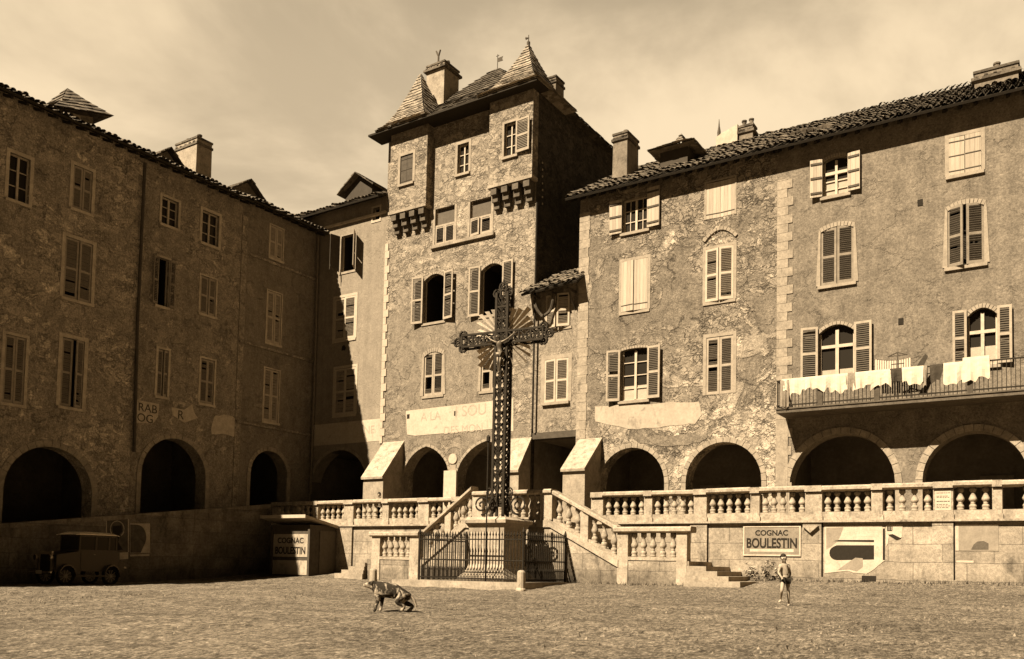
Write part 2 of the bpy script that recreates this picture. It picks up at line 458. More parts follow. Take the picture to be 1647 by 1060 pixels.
# ---------------------------------------------------------------- wall with openings
def hole(s0, s1, z0, z1, rise=0.0, rev=.24):
    return dict(s0=s0, s1=s1, z0=z0, z1=z1, rise=rise, rev=rev)
def arc_pts(h, n=10):
    s0, s1, z1, r = h['s0'], h['s1'], h['z1'], h['rise']
    out = []
    c = (s0 + s1) / 2; w = (s1 - s0) / 2
    if r >= w * .8:      # semicircle or ellipse, a touch pointed when asked
        n = 18
    for i in range(n + 1):
        x = -1 + 2 * i / n
        if r >= w * .8:
            x = -math.cos(math.pi * i / n)
            z = math.sqrt(max(0, 1 - x*x))
            if h.get('point'): z = z * (1 - h['point']) + (1 - abs(x)) * h['point']
            out.append((c + w * x, z1 - r + r * z))
        else:
            out.append((c + w * x, z1 - r + r * (1 - x*x)))
    return out
def wall_front(mb, fr, s0, s1, z0, z1, holes, wob=0.0):
    ss = {s0, s1}; zs = {z0, z1}
    for h in holes:
        ss |= {h['s0'], h['s1']}; zs |= {h['z0'], h['z1']}
    ss = sorted(x for x in ss if s0 - 1e-6 <= x <= s1 + 1e-6); zs = sorted(x for x in zs if z0 - 1e-6 <= x <= z1 + 1e-6)
    for i in range(len(ss) - 1):
        for j in range(len(zs) - 1):
            a, b, c, d = ss[i], ss[i+1], zs[j], zs[j+1]
            if b - a < 1e-5 or d - c < 1e-5: continue
            x, y = (a+b)/2, (c+d)/2
            if any(h['s0'] < x < h['s1'] and h['z0'] < y < h['z1'] for h in holes): continue
            mb.face(fr.P(a,c), fr.P(b,c), fr.P(b,d), fr.P(a,d))
    for h in holes:
        ct = [(h['s0'], h['z0'])]
        if h['rise'] > 0:
            ap = arc_pts(h)
            for (a, za), (b, zb) in zip(ap, ap[1:]):
                if h['z1'] - za < 1e-4: mb.face(fr.P(a,za), fr.P(b,zb), fr.P(b,h['z1']))
                elif h['z1'] - zb < 1e-4: mb.face(fr.P(a,za), fr.P(b,zb), fr.P(a,h['z1']))
                else: mb.face(fr.P(a,za), fr.P(b,zb), fr.P(b,h['z1']), fr.P(a,h['z1']))
            ct += ap
        else:
            ct += [(h['s0'], h['z1']), (h['s1'], h['z1'])]
        ct.append((h['s1'], h['z0'])); ct.append(ct[0])
        for (a, za), (b, zb) in zip(ct, ct[1:]):
            if abs(a-b) + abs(za-zb) < 1e-5: continue
            mb.face(fr.P(a,za), fr.P(b,zb), fr.P(b,zb,-h['rev']), fr.P(a,za,-h['rev']))

class House:
    def __init__(s, name, label, fr, s0, s1, z0, z1, mat, base):
        s.fr = fr; s.s0, s.s1, s.z0, s.z1 = s0, s1, z0, z1; s.mat = mat; s.holes = []
        s.t = thing(name, label, 'house', *base)
    def wall(s, depth=9.0, sides=True, side_mat=None):
        mb = MB(); fr = s.fr
        wall_front(mb, fr, s.s0, s.s1, s.z0, s.z1, s.holes)
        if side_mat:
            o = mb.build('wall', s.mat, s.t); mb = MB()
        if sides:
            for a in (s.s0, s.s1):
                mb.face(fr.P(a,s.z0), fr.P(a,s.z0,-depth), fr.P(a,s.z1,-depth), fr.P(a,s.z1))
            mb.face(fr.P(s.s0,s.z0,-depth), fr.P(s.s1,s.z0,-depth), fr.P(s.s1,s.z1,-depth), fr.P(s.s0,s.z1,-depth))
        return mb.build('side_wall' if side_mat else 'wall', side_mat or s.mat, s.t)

def arch_ring(mb, fr, h, w=.28, d=.03, legs=True, back=-.02):
    ap = arc_pts(h); c = (h['s0']+h['s1'])/2
    pts = []
    for i, (a, z) in enumerate(ap):
        p, q = ap[max(i-1,0)], ap[min(i+1,len(ap)-1)]
        tx, tz = q[0]-p[0], q[1]-p[1]; L = math.hypot(tx, tz) or 1
        nx, nz = -tz/L, tx/L
        if i == 0 and h['rise'] > .8*(h['s1']-h['s0'])/2: nx, nz = -1, 0
        if i == len(ap)-1 and h['rise'] > .8*(h['s1']-h['s0'])/2: nx, nz = 1, 0
        pts.append(((a, z), (a+nx*w, z+nz*w)))
    if legs:
        pts = [((h['s0'], h['z0']), (h['s0']-w, h['z0']))] + pts + [((h['s1'], h['z0']), (h['s1']+w, h['z0']))]
    rr = random.Random(int(abs(h['s0'])*977)); d0 = d
    for (i0, o0), (i1, o1) in zip(pts, pts[1:]):
        d = d0 + rr.uniform(0, .018); g = .02
        L = math.hypot(i1[0]-i0[0], i1[1]-i0[1]); q = min(.2, g/max(L,.05)); mixp = lambda a, b, f: (a[0]+(b[0]-a[0])*f, a[1]+(b[1]-a[1])*f)
        i0, i1, o0, o1 = mixp(i0,i1,q), i1, mixp(o0,o1,q), o1
        mb.hexa([fr.P(*i0, back), fr.P(*i1, back), fr.P(*o1, back), fr.P(*o0, back), fr.P(*i0, d), fr.P(*i1, d), fr.P(*o1, d), fr.P(*o0, d)])

# ---------------------------------------------------------------- windows
def panel_axes(fr, hinge, side, ang, d0=.035):
    a = R(ang)
    sx = math.cos(a) if side == 'L' else -math.cos(a)
    dx = math.sin(a)
    def Q(t, z, k):            # t along the leaf, k out of its face
        nx, nd = (-dx, sx) if side == 'L' else (dx, -sx)
        return fr.P(hinge + sx*t + nx*k, z, d0 + dx*t + nd*k)
    return Q
def qbox(mb, Q, t0, t1, z0, z1, k0, k1):
    mb.hexa([Q(t0,z0,k0),Q(t1,z0,k0),Q(t1,z0,k1),Q(t0,z0,k1),Q(t0,z1,k0),Q(t1,z1,k0),Q(t1,z1,k1),Q(t0,z1,k1)])
def shutter(parent, fr, hinge, side, ang, w, z0, z1, style, mat, d0=.035, open_low=False, mid=.5):
    ang += rnd.uniform(-2.5, 2.5) if abs(ang) > 3 else 0
    Q0 = panel_axes(fr, hinge, side, ang, d0); tl = rnd.uniform(-.022, .006)/max(w, .3)
    Q = lambda t, z, k: Q0(t, z + tl*t, k)
    mb = MB()
    if style in ('board', 'plain'):
        qbox(mb, Q, 0, w, z0, z1, 0, .035); mb.use(1)
        for f in ((.1, .5, .88) if style == 'board' else (.12,)):
            z = z0 + (z1-z0)*f
            qbox(mb, Q, .02, w-.02, z-.04, z+.04, -.03, -.001); qbox(mb, Q, .0, w-.01, z-.016, z+.016, .036, .05)
        return mb.build('shutter', [mat, M['wood_dark']], parent)
    fw = min(.085, w*.18); t = .045
    zm = z0 + (z1-z0)*mid
    qbox(mb, Q, 0, fw, z0, z1, 0, t); qbox(mb, Q, w-fw, w, z0, z1, 0, t)
    for za, zb in ((z0, z0+.12), (zm-.05, zm+.05), (z1-.09, z1)):
        qbox(mb, Q, fw, w-fw, za, zb, 0, t)
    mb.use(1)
    for za, zb, low in ((z0+.12, zm-.05, True), (zm+.05, z1-.09, False)):
        if low and open_low:
            zb2 = za + (zb-za)*.28; n = max(2, int((zb2-za)/.075))
            zb_use = zb2
        else: zb_use = zb
        n = max(2, int((zb_use-za)/.075)); p = (zb_use-za)/n
        for i in range(n):
            if rnd.random() < .045: continue
            z = za + p*i + rnd.uniform(-.006, .006)
            mb.hexa([Q(fw,z,.005),Q(w-fw,z,.005),Q(w-fw,z+.012,.005),Q(fw,z+.012,.005),
                     Q(fw,z+p*.62,t-.005),Q(w-fw,z+p*.62,t-.005),Q(w-fw,z+p*.62+.012,t-.005),Q(fw,z+p*.62+.012,t-.005)])
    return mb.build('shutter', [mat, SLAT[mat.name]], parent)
SLAT = {M[k].name: M['slat_'+k] for k in ('wood_weathered','wood_white','wood_pale','wood_mid','wood_brown','wood_dark')}
def window(H, xl, xr, yt, yb, kind='casement', rise=0.0, shut=(), sur=.13, sill=.09, nx=2, nz=4,
           frame='frame_white', smat='surround', d=0.0, rev=.26, curtain=0.0, fr=None, fw=.05, sillw=.1, openz=0.0, transom=0.0):
    fr0 = fr or H.fr
    ym, xm = (yt+yb)/2, (xl+xr)/2
    s0 = fr0.hit(xl, ym)[0]; s1 = fr0.hit(xr, ym)[0]
    z1 = fr0.hit(xm, yt)[1]; z0 = fr0.hit(xm, yb)[1]
    if s0 > s1: s0, s1 = s1, s0
    h = hole(s0, s1, z0, z1, rise, rev)
    (H.holes if fr is None else fr.holes).append(h)
    fr = fr0
    # the window itself: sash bars, or for a shut or black window its jamb lining
    mb = MB(); dd = -rev + .06
    jw = fw if kind != 'open' else .04
    mb.fbox(fr, s0+.004, s0+jw, z0+.004, z1-rise, dd, dd+.06); mb.fbox(fr, s1-jw, s1-.004, z0+.004, z1-rise, dd, dd+.06)
    mb.fbox(fr, s0+jw, s1-jw, z0+.004, z0+jw+.02, dd, dd+.06)
    if kind == 'casement':
        zt = z1 if rise == 0 else z1 - rise*.35
        if rise == 0: mb.fbox(fr, s0+jw, s1-jw, z1-jw, z1-.004, dd, dd+.06)
        c = (s0+s1)/2
        mb.fbox(fr, c-fw*.9, c+fw*.9, z0+jw+.02, zt-jw, dd+.01, dd+.075)
        ztr = zt
        if transom:
            ztr = z0 + (z1-z0)*transom
            mb.fbox(fr, s0+jw, s1-jw, ztr-.06, ztr+.06, dd, dd+.08)
        for i in range(1, nz):
            z = z0 + (ztr-z0)*i/nz
            mb.fbox(fr, s0+jw, c-fw*.9, z-.018, z+.018, dd, dd+.045); mb.fbox(fr, c+fw*.9, s1-jw, z-.018, z+.018, dd, dd+.045)
        if nx > 2:
            for a, b in ((s0+jw, c-fw*.9), (c+fw*.9, s1-jw)):
                q = (a+b)/2; mb.fbox(fr, q-.016, q+.016, z0+jw, zt-jw, dd+.002, dd+.043)
    w = mb.build('window', M[frame], H.t)
    if kind == 'casement':
        MB().face(fr.P(s0,z0,dd-.01), fr.P(s1,z0,dd-.01), fr.P(s1,z1,dd-.01), fr.P(s0,z1,dd-.01)).build('pane', M['glass'], w)
        if curtain:
            cb = MB()
            c = (s0+s1)/2
            for a, b in ((s0+.06, c-.05), (c+.05, s1-.06)):
                cb.fbox(fr, a, b, z0+.08, z0+(z1-z0)*curtain, dd-.004, dd-.001)
            cb.build('curtain', M['curtain'], w)
    else:
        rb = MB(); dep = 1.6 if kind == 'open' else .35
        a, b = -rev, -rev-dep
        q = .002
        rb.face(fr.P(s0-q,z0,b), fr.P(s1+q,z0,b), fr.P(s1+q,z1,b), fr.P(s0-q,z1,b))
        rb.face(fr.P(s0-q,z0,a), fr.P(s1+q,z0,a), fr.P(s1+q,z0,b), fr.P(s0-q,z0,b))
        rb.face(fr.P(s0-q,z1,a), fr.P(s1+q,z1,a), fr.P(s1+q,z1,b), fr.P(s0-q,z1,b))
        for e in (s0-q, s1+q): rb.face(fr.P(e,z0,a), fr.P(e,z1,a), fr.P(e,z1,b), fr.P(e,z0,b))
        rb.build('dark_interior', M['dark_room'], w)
    if sur:
        sur = sur*rnd.uniform(.85, 1.2)
        sb = MB()
        if rise > 0: arch_ring(sb, fr, h, sur, .022, True, -.02)
        else:
            sb.fbox(fr, s0-sur, s0, z0, z1, -.02, .022); sb.fbox(fr, s1, s1+sur, z0, z1, -.02, .022); sb.fbox(fr, s0-sur, s1+sur, z1, z1+sur, -.02, .022)
        sb.build('surround', M[smat], w)
    if sill:
        MB().fbox(fr, s0-sillw, s1+sillw, z0-.12, z0+.003, -.1, sill).build('sill', M[smat], w)
    for sh in shut:
        side, ang, style, mat = sh[:4]
        o = sh[4] if len(sh) > 4 else {}
        hw = o.get('w', (s1-s0)/2 - .012)
        zz0, zz1 = z0 + o.get('dz0', .02), z1 - o.get('dz1', .02)
        closed = abs(ang) < 40
        d0 = o.get('d0', -.07 if closed and not o.get('proud') else .115)
        hinge = (s0 + .006 if side == 'L' else s1 - .006) if closed else (s0 - .01 if side == 'L' else s1 + .01)
        shutter(w, fr, hinge, side, ang, hw, zz0, zz1, style, M[mat], d0, o.get('low', False), o.get('mid', .5))
    return w, h

def text(parent, body, fr, s, z, size, mat, d=.012, align='CENTER', sx=1.0, name='lettering', slope=0.0, bold=0.0):
    cu = bpy.data.curves.new(name, 'FONT'); cu.body = body; cu.size = size; cu.align_x = align; cu.extrude = .004; cu.offset = bold*size
    o = bpy.data.objects.new(name, cu); COL.objects.link(o)
    bpy.context.view_layer.update()
    me = bpy.data.meshes.new_from_object(o.evaluated_get(bpy.context.evaluated_depsgraph_get()))
    bpy.data.objects.remove(o); bpy.data.curves.remove(cu)
    b = BASE[root_of(parent).name]
    for v in me.vertices:
        x, y, e = v.co
        p = fr.P(s + x*sx, z + y + slope*x*sx, d + e)
        v.co = (p[0]-b[0], p[1]-b[1], p[2]-b[2])
    me.materials.clear(); me.materials.append(mat)
    ob = bpy.data.objects.new(name, me); COL.objects.link(ob); ob.parent = parent
    return ob

# ---------------------------------------------------------------- roofs
def tile_roof(parent, A, B, V, L, mat, name='roof', pitch=.24, course=.42, over=.0, seed=1, board=True, ragged=.03):
    """canal tiles on the plane from eave A-B upward along unit vector V for L metres"""
    r = random.Random(seed)
    A, B, V = Vector(A), Vector(B), Vector(V).normalized()
    E = (B-A); W = E.length; E.normalize(); Nn = E.cross(V); 
    if Nn.z < 0: Nn = -Nn
    nb = max(1, int(W/pitch)); pw = W/nb; nc = max(1, int(L/course)); cl = L/nc
    mb = MB(); K = 5
    for i in range(nb):
        sag = .03*math.sin(i*.37+seed)
        for j in range(nc):
            c = A + E*((i+.5)*pw + r.uniform(-.03,.03)) + Nn*(.05 + r.uniform(-.015,.05)*(1 if r.random()<.8 else 1.8))
            lo = V*(cl*j - .06 + (r.uniform(-ragged*1.6, ragged) if j == 0 else r.uniform(-.07,.05)))
            hi = V*(cl*(j+1) + .02)
            lift = Nn*(.035)
            i0 = len(mb.v)
            for (e, rr, li) in ((lo, pw*.47, lift), (hi, pw*.40, Nn*0.0)):
                for k in range(K):
                    q = math.pi*k/(K-1)
                    mb.v.append(tuple(c + e + li + E*(rr*math.cos(q)) + Nn*(rr*.85*math.sin(q))))
            for k in range(K-1): mb.f.append((i0+k, i0+k+1, i0+K+k+1, i0+K+k))
    o = mb.build(name, mat, parent)
    if board:
        bb = MB(); A = A - V*.09; B = B - V*.09; L += .09
        bb.hexa([A-Nn*.06, B-Nn*.06, B+V*L-Nn*.06, A+V*L-Nn*.06, A+Nn*.03, B+Nn*.03, B+V*L+Nn*.03, A+V*L+Nn*.03])
        bb.build('roof_boarding', M['roof_board'], o)
    return o
def shingle_roof(parent, rings, mat, name='roof', seed=3, courses=14, apex=None):
    """rings: list of 4-corner outlines from eave to top; interpolated into stepped, uneven courses"""
    r = random.Random(seed); mb = MB()
    lev = []
    n = len(rings)-1
    for c in range(courses+1):
        f = c/courses*n; i = min(int(f), n-1); t = f-i
        lev.append([Vector(rings[i][k]).lerp(Vector(rings[i+1][k]), t) for k in range(4)])
    for c in range(courses):
        a, b = lev[c], lev[c+1]
        cen = (a[0]+a[1]+a[2]+a[3])/4
        for k in range(4):
            p0, p1, q0, q1 = a[k], a[(k+1)%4], b[k], b[(k+1)%4]
            W = (p1-p0).length; m = max(1, int(W/.28))
            nn = (p1-p0).cross(q0-p0)
            if nn.length < 1e-6: continue
            nn.normalize()
            if nn.dot(p0-cen) < 0 and nn.z < 0: nn = -nn
            if nn.z < 0: nn = -nn
            for j in range(m):
                f0, f1 = j/m, (j+1)/m
                lo = nn*(.045+r.uniform(-.01,.02)); dn = (p0-q0).normalized()*(.05+r.uniform(-.03,.03))
                mb.face(p0.lerp(p1,f0)+lo+dn, p0.lerp(p1,f1)+lo+dn, q0.lerp(q1,f1)+nn*.005, q0.lerp(q1,f0)+nn*.005)
                mb.face(p0.lerp(p1,f0)+lo+dn, p0.lerp(p1,f1)+lo+dn, p0.lerp(p1,f1), p0.lerp(p1,f0))
    e = lev[0]
    mb.face(*[p - Vector((0,0,.05)) for p in e])
    return mb.build(name, mat, parent)
def rafters(parent, fr, s0, s1, z, out, pitch=.55, slope=.45, drop=.12):
    mb = MB(); n = int((s1-s0)/pitch)
    for i in range(n+1):
        s = s0 + (s1-s0)*i/n
        a, b = s-.05, s+.05
        z1 = z + slope*out
        mb.hexa([fr.P(a,z-drop,out-.08), fr.P(b,z-drop,out-.08), fr.P(b,z1-drop,-.1), fr.P(a,z1-drop,-.1), fr.P(a,z,out-.08), fr.P(b,z,out-.08), fr.P(b,z1,-.1), fr.P(a,z1,-.1)])
    return mb.build('rafters', M['roof_board'], parent)
def chimney(parent, u0, u1, n0, n1, z0, z1, mat, pots=2, cap=.08, seed=1):
    r = random.Random(seed)
    c = MB()
    # slightly irregular shaft
    c.hexa([(u0,n0,z0),(u1,n0,z0),(u1,n1,z0),(u0,n1,z0),(u0+.03,n0+.02,z1),(u1-.02,n0+.02,z1),(u1-.02,n1-.02,z1),(u0+.03,n1-.02,z1)])
    o = c.build('chimney', mat, parent)
    k = MB(); k.box(u0-cap,u1+cap,n0-cap,n1+cap,z1-.30,z1-.18); k.box(u0-.02,u1+.02,n0-.02,n1+.02,z1+.003,z1+.1)
    for i in range(5):
        a = u0 + (u1-u0)*(i+.2)/5
        k.box(a, a+.12, n0-cap-r.uniform(.0,.04), n0+.1, z1-.18, z1-.18+r.uniform(.03,.08))
    k.build('chimney_cap', M['tile_dark'], o)
    for i in range(pots):
        p = MB(); a = u0 + (u1-u0)*(i+.5)/pots; b = (n0+n1)/2
        p.lathe([(.12,0),(.1,.25),(.13,.28),(.13,.34)], (a, b, z1+.1), 8).build('chimney_pot', M['tile_dark'], o)
    return o
def dormer(parent, fr, s0, s1, d0, d1, z0, z1, zr, mat, over=.28, axis='gable', roofmat=None, hip=False, glass=True):
    """small roof dormer: body from depth d0 (front) back to d1 (both negative), walls z0..z1, ridge zr"""
    b = MB(); b.fbox(fr, s0, s1, z0, z1, d1, d0)
    if not hip: b.prism([fr.P(s0,z1,d0-.005), fr.P(s1,z1,d0-.005), fr.P((s0+s1)/2,zr-.1,d0-.005)], Vector(fr.P(0,0,d1))-Vector(fr.P(0,0,d0-.005)))
    o = b.build('dormer', mat, parent)
    c = (s0+s1)/2
    if hip:
        rr = [[fr.P(s0-over,z1-.06,d0+over), fr.P(s1+over,z1-.06,d0+over), fr.P(s1+over,z1-.06,d1-over), fr.P(s0-over,z1-.06,d1-over)],
              [fr.P(c-.5*(s1-s0)*.35,z1+(zr-z1)*.55,d0-.35*(d0-d1)), fr.P(c+.5*(s1-s0)*.35,z1+(zr-z1)*.55,d0-.35*(d0-d1)), fr.P(c+.5*(s1-s0)*.35,z1+(zr-z1)*.55,d1+.2*(d0-d1)), fr.P(c-.5*(s1-s0)*.35,z1+(zr-z1)*.55,d1+.2*(d0-d1))],
              [fr.P(c,zr,(d0*.5+d1*.5))]*4]
        shingle_roof(o, rr, roofmat or M['tile_dark'], 'dormer_roof', courses=6)
    else:
        r = MB()
        for sa in (s0-over, s1+over):
            k = (zr-z1)/(c-s0); ze = z1 - k*over + .04
            for i in range(5):
                f0, f1 = i/5, (i+1)/5
                e0 = .05
                P = lambda f, d, dz: fr.P(sa+(c-sa)*f, ze+(zr-ze)*f+dz, d)
                r.hexa([P(f0-.02,d0+over,0), P(f1,d0+over,0), P(f1,d1,0), P(f0-.02,d1,0), P(f0-.02,d0+over+rnd.uniform(-.04,.04),.10), P(f1,d0+over,.05), P(f1,d1,.05), P(f0-.02,d1,.10)])
        r.build('dormer_roof', roofmat or M['tile_dark'], o)
    if glass:
        g = MB(); g.fbox(fr, s0+.18*(s1-s0), s1-.18*(s1-s0), z0+.25, z1-.05, d0+.002, d0+.02)
        g.build('dormer_opening', M['dark_room'], o)
    return o
# ================================================================ ground
def lerp_tab(x, tab):
    if x <= tab[0][0]: return tab[0][1]
    for (a, b), (c, d) in zip(tab, tab[1:]):
        if x <= c: return b + (d-b)*(x-a)/(c-a)
    return tab[-1][1]
GT = [(-30,-.35),(-8,-.2),(2,-.02),(8,.2),(13,.36),(22,.46),(25,.56),(27.6,.72),(30.1,.96),(34,1.0),(80,1.0)]
def zg(u, n):
    return lerp_tab(n, GT) + .011*(max(-40, min(6, u)) + 11)
def ground():
    def axis(lo, hi, f0, f1, step, far):
        a = [lo + (f0-lo)*(1-(1-i/far)**.5) if False else lo + (f0-lo)*(i/far)**.6 for i in range(far)]
        k = int((f1-f0)/step); a += [f0 + step*i for i in range(k)]
        a += [f1 + (hi-f1)*((i/far)**1.7) for i in range(far+1)]
        return a
    us = axis(-900, 900, -38, 6, .17, 14); ns = axis(-900, 900, 4, 30.4, .12, 14)
    v, f = [], []
    for b in ns:
        for a in us:
            z = zg(a, b)
            if 3 < b < 31 and -38 < a < 8:
                z += .05*mnoise.noise((a*.5, b*.5, 1.0)) + .02*mnoise.noise((a*1.5, b*1.5, 4.0)) + .03*mnoise.noise((a*3.3, b*2.0, 9.0)) + .018*mnoise.noise((a*5.5, b*3.8, 2.0))
            v.append((a, b, z))
    W = len(us)
    for j in range(len(ns)-1):
        for i in range(W-1): f.append((j*W+i, j*W+i+1, (j+1)*W+i+1, (j+1)*W+i))
    mb = MB(); mb.v = v; mb.f = f
    struct(mb.build('ground', M['ground'], at=(0,0,0), smooth=True))
    r = random.Random(4); pb = MB()
    for i in range(4200):
        a = r.uniform(-36, 5); b = 5 + 25*r.random()**.8
        if b > 27.4 and -26 < a < -11: continue
        s = r.uniform(.006, .02) * (1 if r.random() < .97 else 1.8); z = zg(a, b)
        i0 = len(pb.v); q = r.uniform(0, 6.28)
        for k in range(4):
            w = q + k*1.57; e = s*r.uniform(.7, 1.4); pb.v.append((a+e*math.cos(w), b+e*math.sin(w), z-.02))
        pb.v.append((a, b, z+s*r.uniform(.3, .6)+.008))
        for k in range(4): pb.f.append((i0+k, i0+(k+1)%4, i0+4))
    o = pb.build('pebbles', M['pebble'], at=(-15,15,0)); o['kind'] = 'stuff'
    # tufts of dry weeds along the foot of the walls
    wb = MB()
    for i in range(1500):
        k = r.random()
        if k < .45: a, b = r.uniform(-8.8, 3), NW - .05 - abs(r.gauss(0, .22))
        elif k < .75: a, b = r.uniform(-22.8, -11), 27.85 - abs(r.gauss(0, .18))
        else: a, b = r.uniform(-33, -26), NW - .06 - abs(r.gauss(0, .2))
        if -20.6 < a < -15.8 and b < 28: continue
        h = r.uniform(.04, .16); q = r.uniform(0, 3.14); z = zg(a, b) - .02
        dx, dy = .02*math.cos(q), .02*math.sin(q); lx, ly = r.gauss(0, .04), r.gauss(0, .04)
        wb.face((a-dx, b-dy, z), (a+dx, b+dy, z), (a+lx, b+ly, z+h))
    o = wb.build('weeds', M['leaf'], at=(-15,28,0)); o['kind'] = 'stuff'
    # trodden grass in the gravel of the square
    gb = MB(); k = 0
    while k < 26000:
        a, b = r.uniform(-33, 4), r.uniform(9, 29.8)
        f = mnoise.noise((a*.35, b*.22, 3.3)) + .5*mnoise.noise((a*1.1, b*.6, 7.1))
        if f < r.uniform(-.35, .5) or (b > 27.5 and -26.5 < a < -10.5) or (b > 24.2 and -21.4 < a < -15.4): continue
        h = r.uniform(.015, .055); q = r.uniform(0, 3.14); z = zg(a, b) - .01; w = r.uniform(.004, .011)
        dx, dy = w*math.cos(q), w*math.sin(q); lx, ly = r.gauss(0, .03), r.gauss(0, .03)
        gb.face((a-dx, b-dy, z), (a+dx, b+dy, z), (a+lx, b+ly, z+h)); k += 1
    o = gb.build('trodden_grass', M['dry_grass'], at=(-15,20,0)); o['kind'] = 'stuff'
ground()

# ================================================================ terrace: floor and retaining walls
def terrace():
    mb = MB()
    mb.box(-37, 5, NW+.35, 44, ZT-.4, ZT)
    struct(mb.build('terrace_floor', M['terrace'], at=(-15, NW, ZT)))
    lf = MB()
    a, b = -12.0, NW+.35
    z = lambda n: 1.75 + (n-18.3)*.106
    lf.face((UL-4, a, z(a)), (-34.6, a, z(a)), (-34.6, b, z(b)), (UL-4, b, z(b)))
    struct(lf.build('left_terrace_floor', M['terrace'], at=(-35.5, 20, 2)))
    t = thing('terrace_wall', 'long pale ashlar retaining wall with pilaster strips, under the balustrade of the raised arcade', 'wall', -15, NW, .5)
    w = MB(); w.box(-34.4, 4.5, NW, NW+.5, -1, 2.95); w.build('wall_face', M['ashlar'], t)
    lg = MB(); lg.box(-34.4, 4.5, NW-.15, NW+.3, 2.953, 3.02); lg.build('ledge', M['stone_rail'], t)
    pl = MB()
    for x0, x1 in ((541,567),(1111,1138),(1292,1322),(1500,1534)):
        u0, u1 = hit_n(x0, 890, NW)[0], hit_n(x1, 890, NW)[0]
        pb = MB(); pb.box(u0, u1, NW-.09, NW+.1, -1, 2.95); pb.build('pilaster', M['ashlar'], t)
        pl.box(u1+.002, u1+.035, NW-.012, NW+.05, -1, 2.94)
    pl.build('pilaster_shade', M['dark_room'], t)  # thin black strips painting the shade right of each pilaster
    bs = MB(); bs.box(-9.0, 4.5, NW-.14, NW+.1, -1, 1.13); bs.build('plinth', M['ashlar'], t)
    br = MB()            # little carved bracket above a pilaster
    u0 = hit_n(1293, 852, NW)[0]; u1 = hit_n(1318, 852, NW)[0]
    br.prism([(u0,NW-.09,2.83),(u1,NW-.09,2.83),((u0+u1)/2,NW-.09,2.6)], (0,-.12,0)); br.build('bracket', M['stone_rail'], t)
    # left wall, its coping climbs towards the corner
    t = thing('sloping_wall', 'dark shaded retaining wall with a climbing coping, behind the old car and under the shaded houses', 'wall', -34.5, 22, .2)
    zt = lambda n: 2.62 + (n-18.3)*.127
    n0, n1 = -12.0, NW-.004
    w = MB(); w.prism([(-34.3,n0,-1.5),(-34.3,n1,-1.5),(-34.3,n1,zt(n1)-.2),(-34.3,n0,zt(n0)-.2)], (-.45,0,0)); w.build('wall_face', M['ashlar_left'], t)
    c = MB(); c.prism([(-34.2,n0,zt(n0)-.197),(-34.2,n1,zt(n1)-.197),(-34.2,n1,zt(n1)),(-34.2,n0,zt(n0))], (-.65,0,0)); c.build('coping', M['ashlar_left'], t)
terrace()

# ================================================================ balustrades
BPROF = [(.105,0),(.105,.06),(.085,.075),(.108,.13),(.112,.18),(.09,.235),(.055,.265),(.075,.285),(.075,.31),(.055,.33),(.09,.38),(.122,.45),(.12,.51),(.088,.60),(.056,.71),(.052,.77),(.08,.80),(.08,.82),(.1,.84),(.1,1.0)]
BALM = {}
def baluster(parent, u, n, z, h, mat, r=random.Random(11)):
    k = (round(h, 2), mat.name)
    if k not in BALM:
        me = MB().lathe([(a*(.8+.25*h), b*h) for a, b in BPROF], (0,0,0), 12).mesh('baluster', (0,0,0), True)
        me.materials.append(mat); BALM[k] = me
        m2 = me.copy(); m2.materials.clear(); m2.materials.append(M['stone_step'] if mat != M['stone_step'] else M['stone_pale']); BALM[k+('b',)] = m2
    o = child_at(BALM[k+('b',) if r.random() < .2 else k], 'baluster', parent, (u+r.uniform(-.012,.012), n, z), None, r.uniform(0, 3))
    return o
def bal_run(parent, u0, za, u1, zb, n0, n1, hb, ht, hc, k, mat, cap_over=.12, name='handrail', base=True, ends=(0,0)):
    """one run between two posts: base rail up to hb, k balusters, handrail from ht to hc above the floor line za-zb"""
    sl = lambda u: za + (zb-za)*(u-u0)/(u1-u0)
    if base:
        b = MB(); b.hexa([(u0,n0,sl(u0)),(u1,n0,sl(u1)),(u1,n1,sl(u1)),(u0,n1,sl(u0)),(u0,n0,sl(u0)+hb),(u1,n0,sl(u1)+hb),(u1,n1,sl(u1)+hb),(u0,n1,sl(u0)+hb)])
        b.build('base_rail', mat, parent)
    c = MB(); e0, e1 = u0-ends[0], u1+ends[1]
    P = lambda u, n, h: (u, n, sl(u)+h)
    o = cap_over
    q = [(n0-o*.4,ht),(n0-o,ht+.05),(n0-o,hc-.05),(n0-o*.5,hc),(n1+o*.5,hc),(n1+o,hc-.05),(n1+o,ht+.05),(n1+o*.4,ht)]
    c.prism([P(e0,*a) for a in q], Vector(P(e1,0,0))-Vector(P(e0,0,0)))
    c.build(name, mat, parent)
    nm = (n0+n1)/2
    for i in range(k):
        u = u0 + (u1-u0)*(i+.5)/k
        dz = abs(zb-za)/abs(u1-u0)*.1
        baluster(parent, u, nm, sl(u)+hb-dz, ht-hb+2*dz, mat)
def pier(parent, u0, u1, n0, n1, z0, z1, mat, panel=True):
    m = MB(); m.box(u0,u1,n0-.03,n1+.03,z0,z1-.06); m.box(u0-.03,u1+.03,n0-.06,n1+.06,z0+.002,z0+.16)
    return m.build('pier', mat, parent)
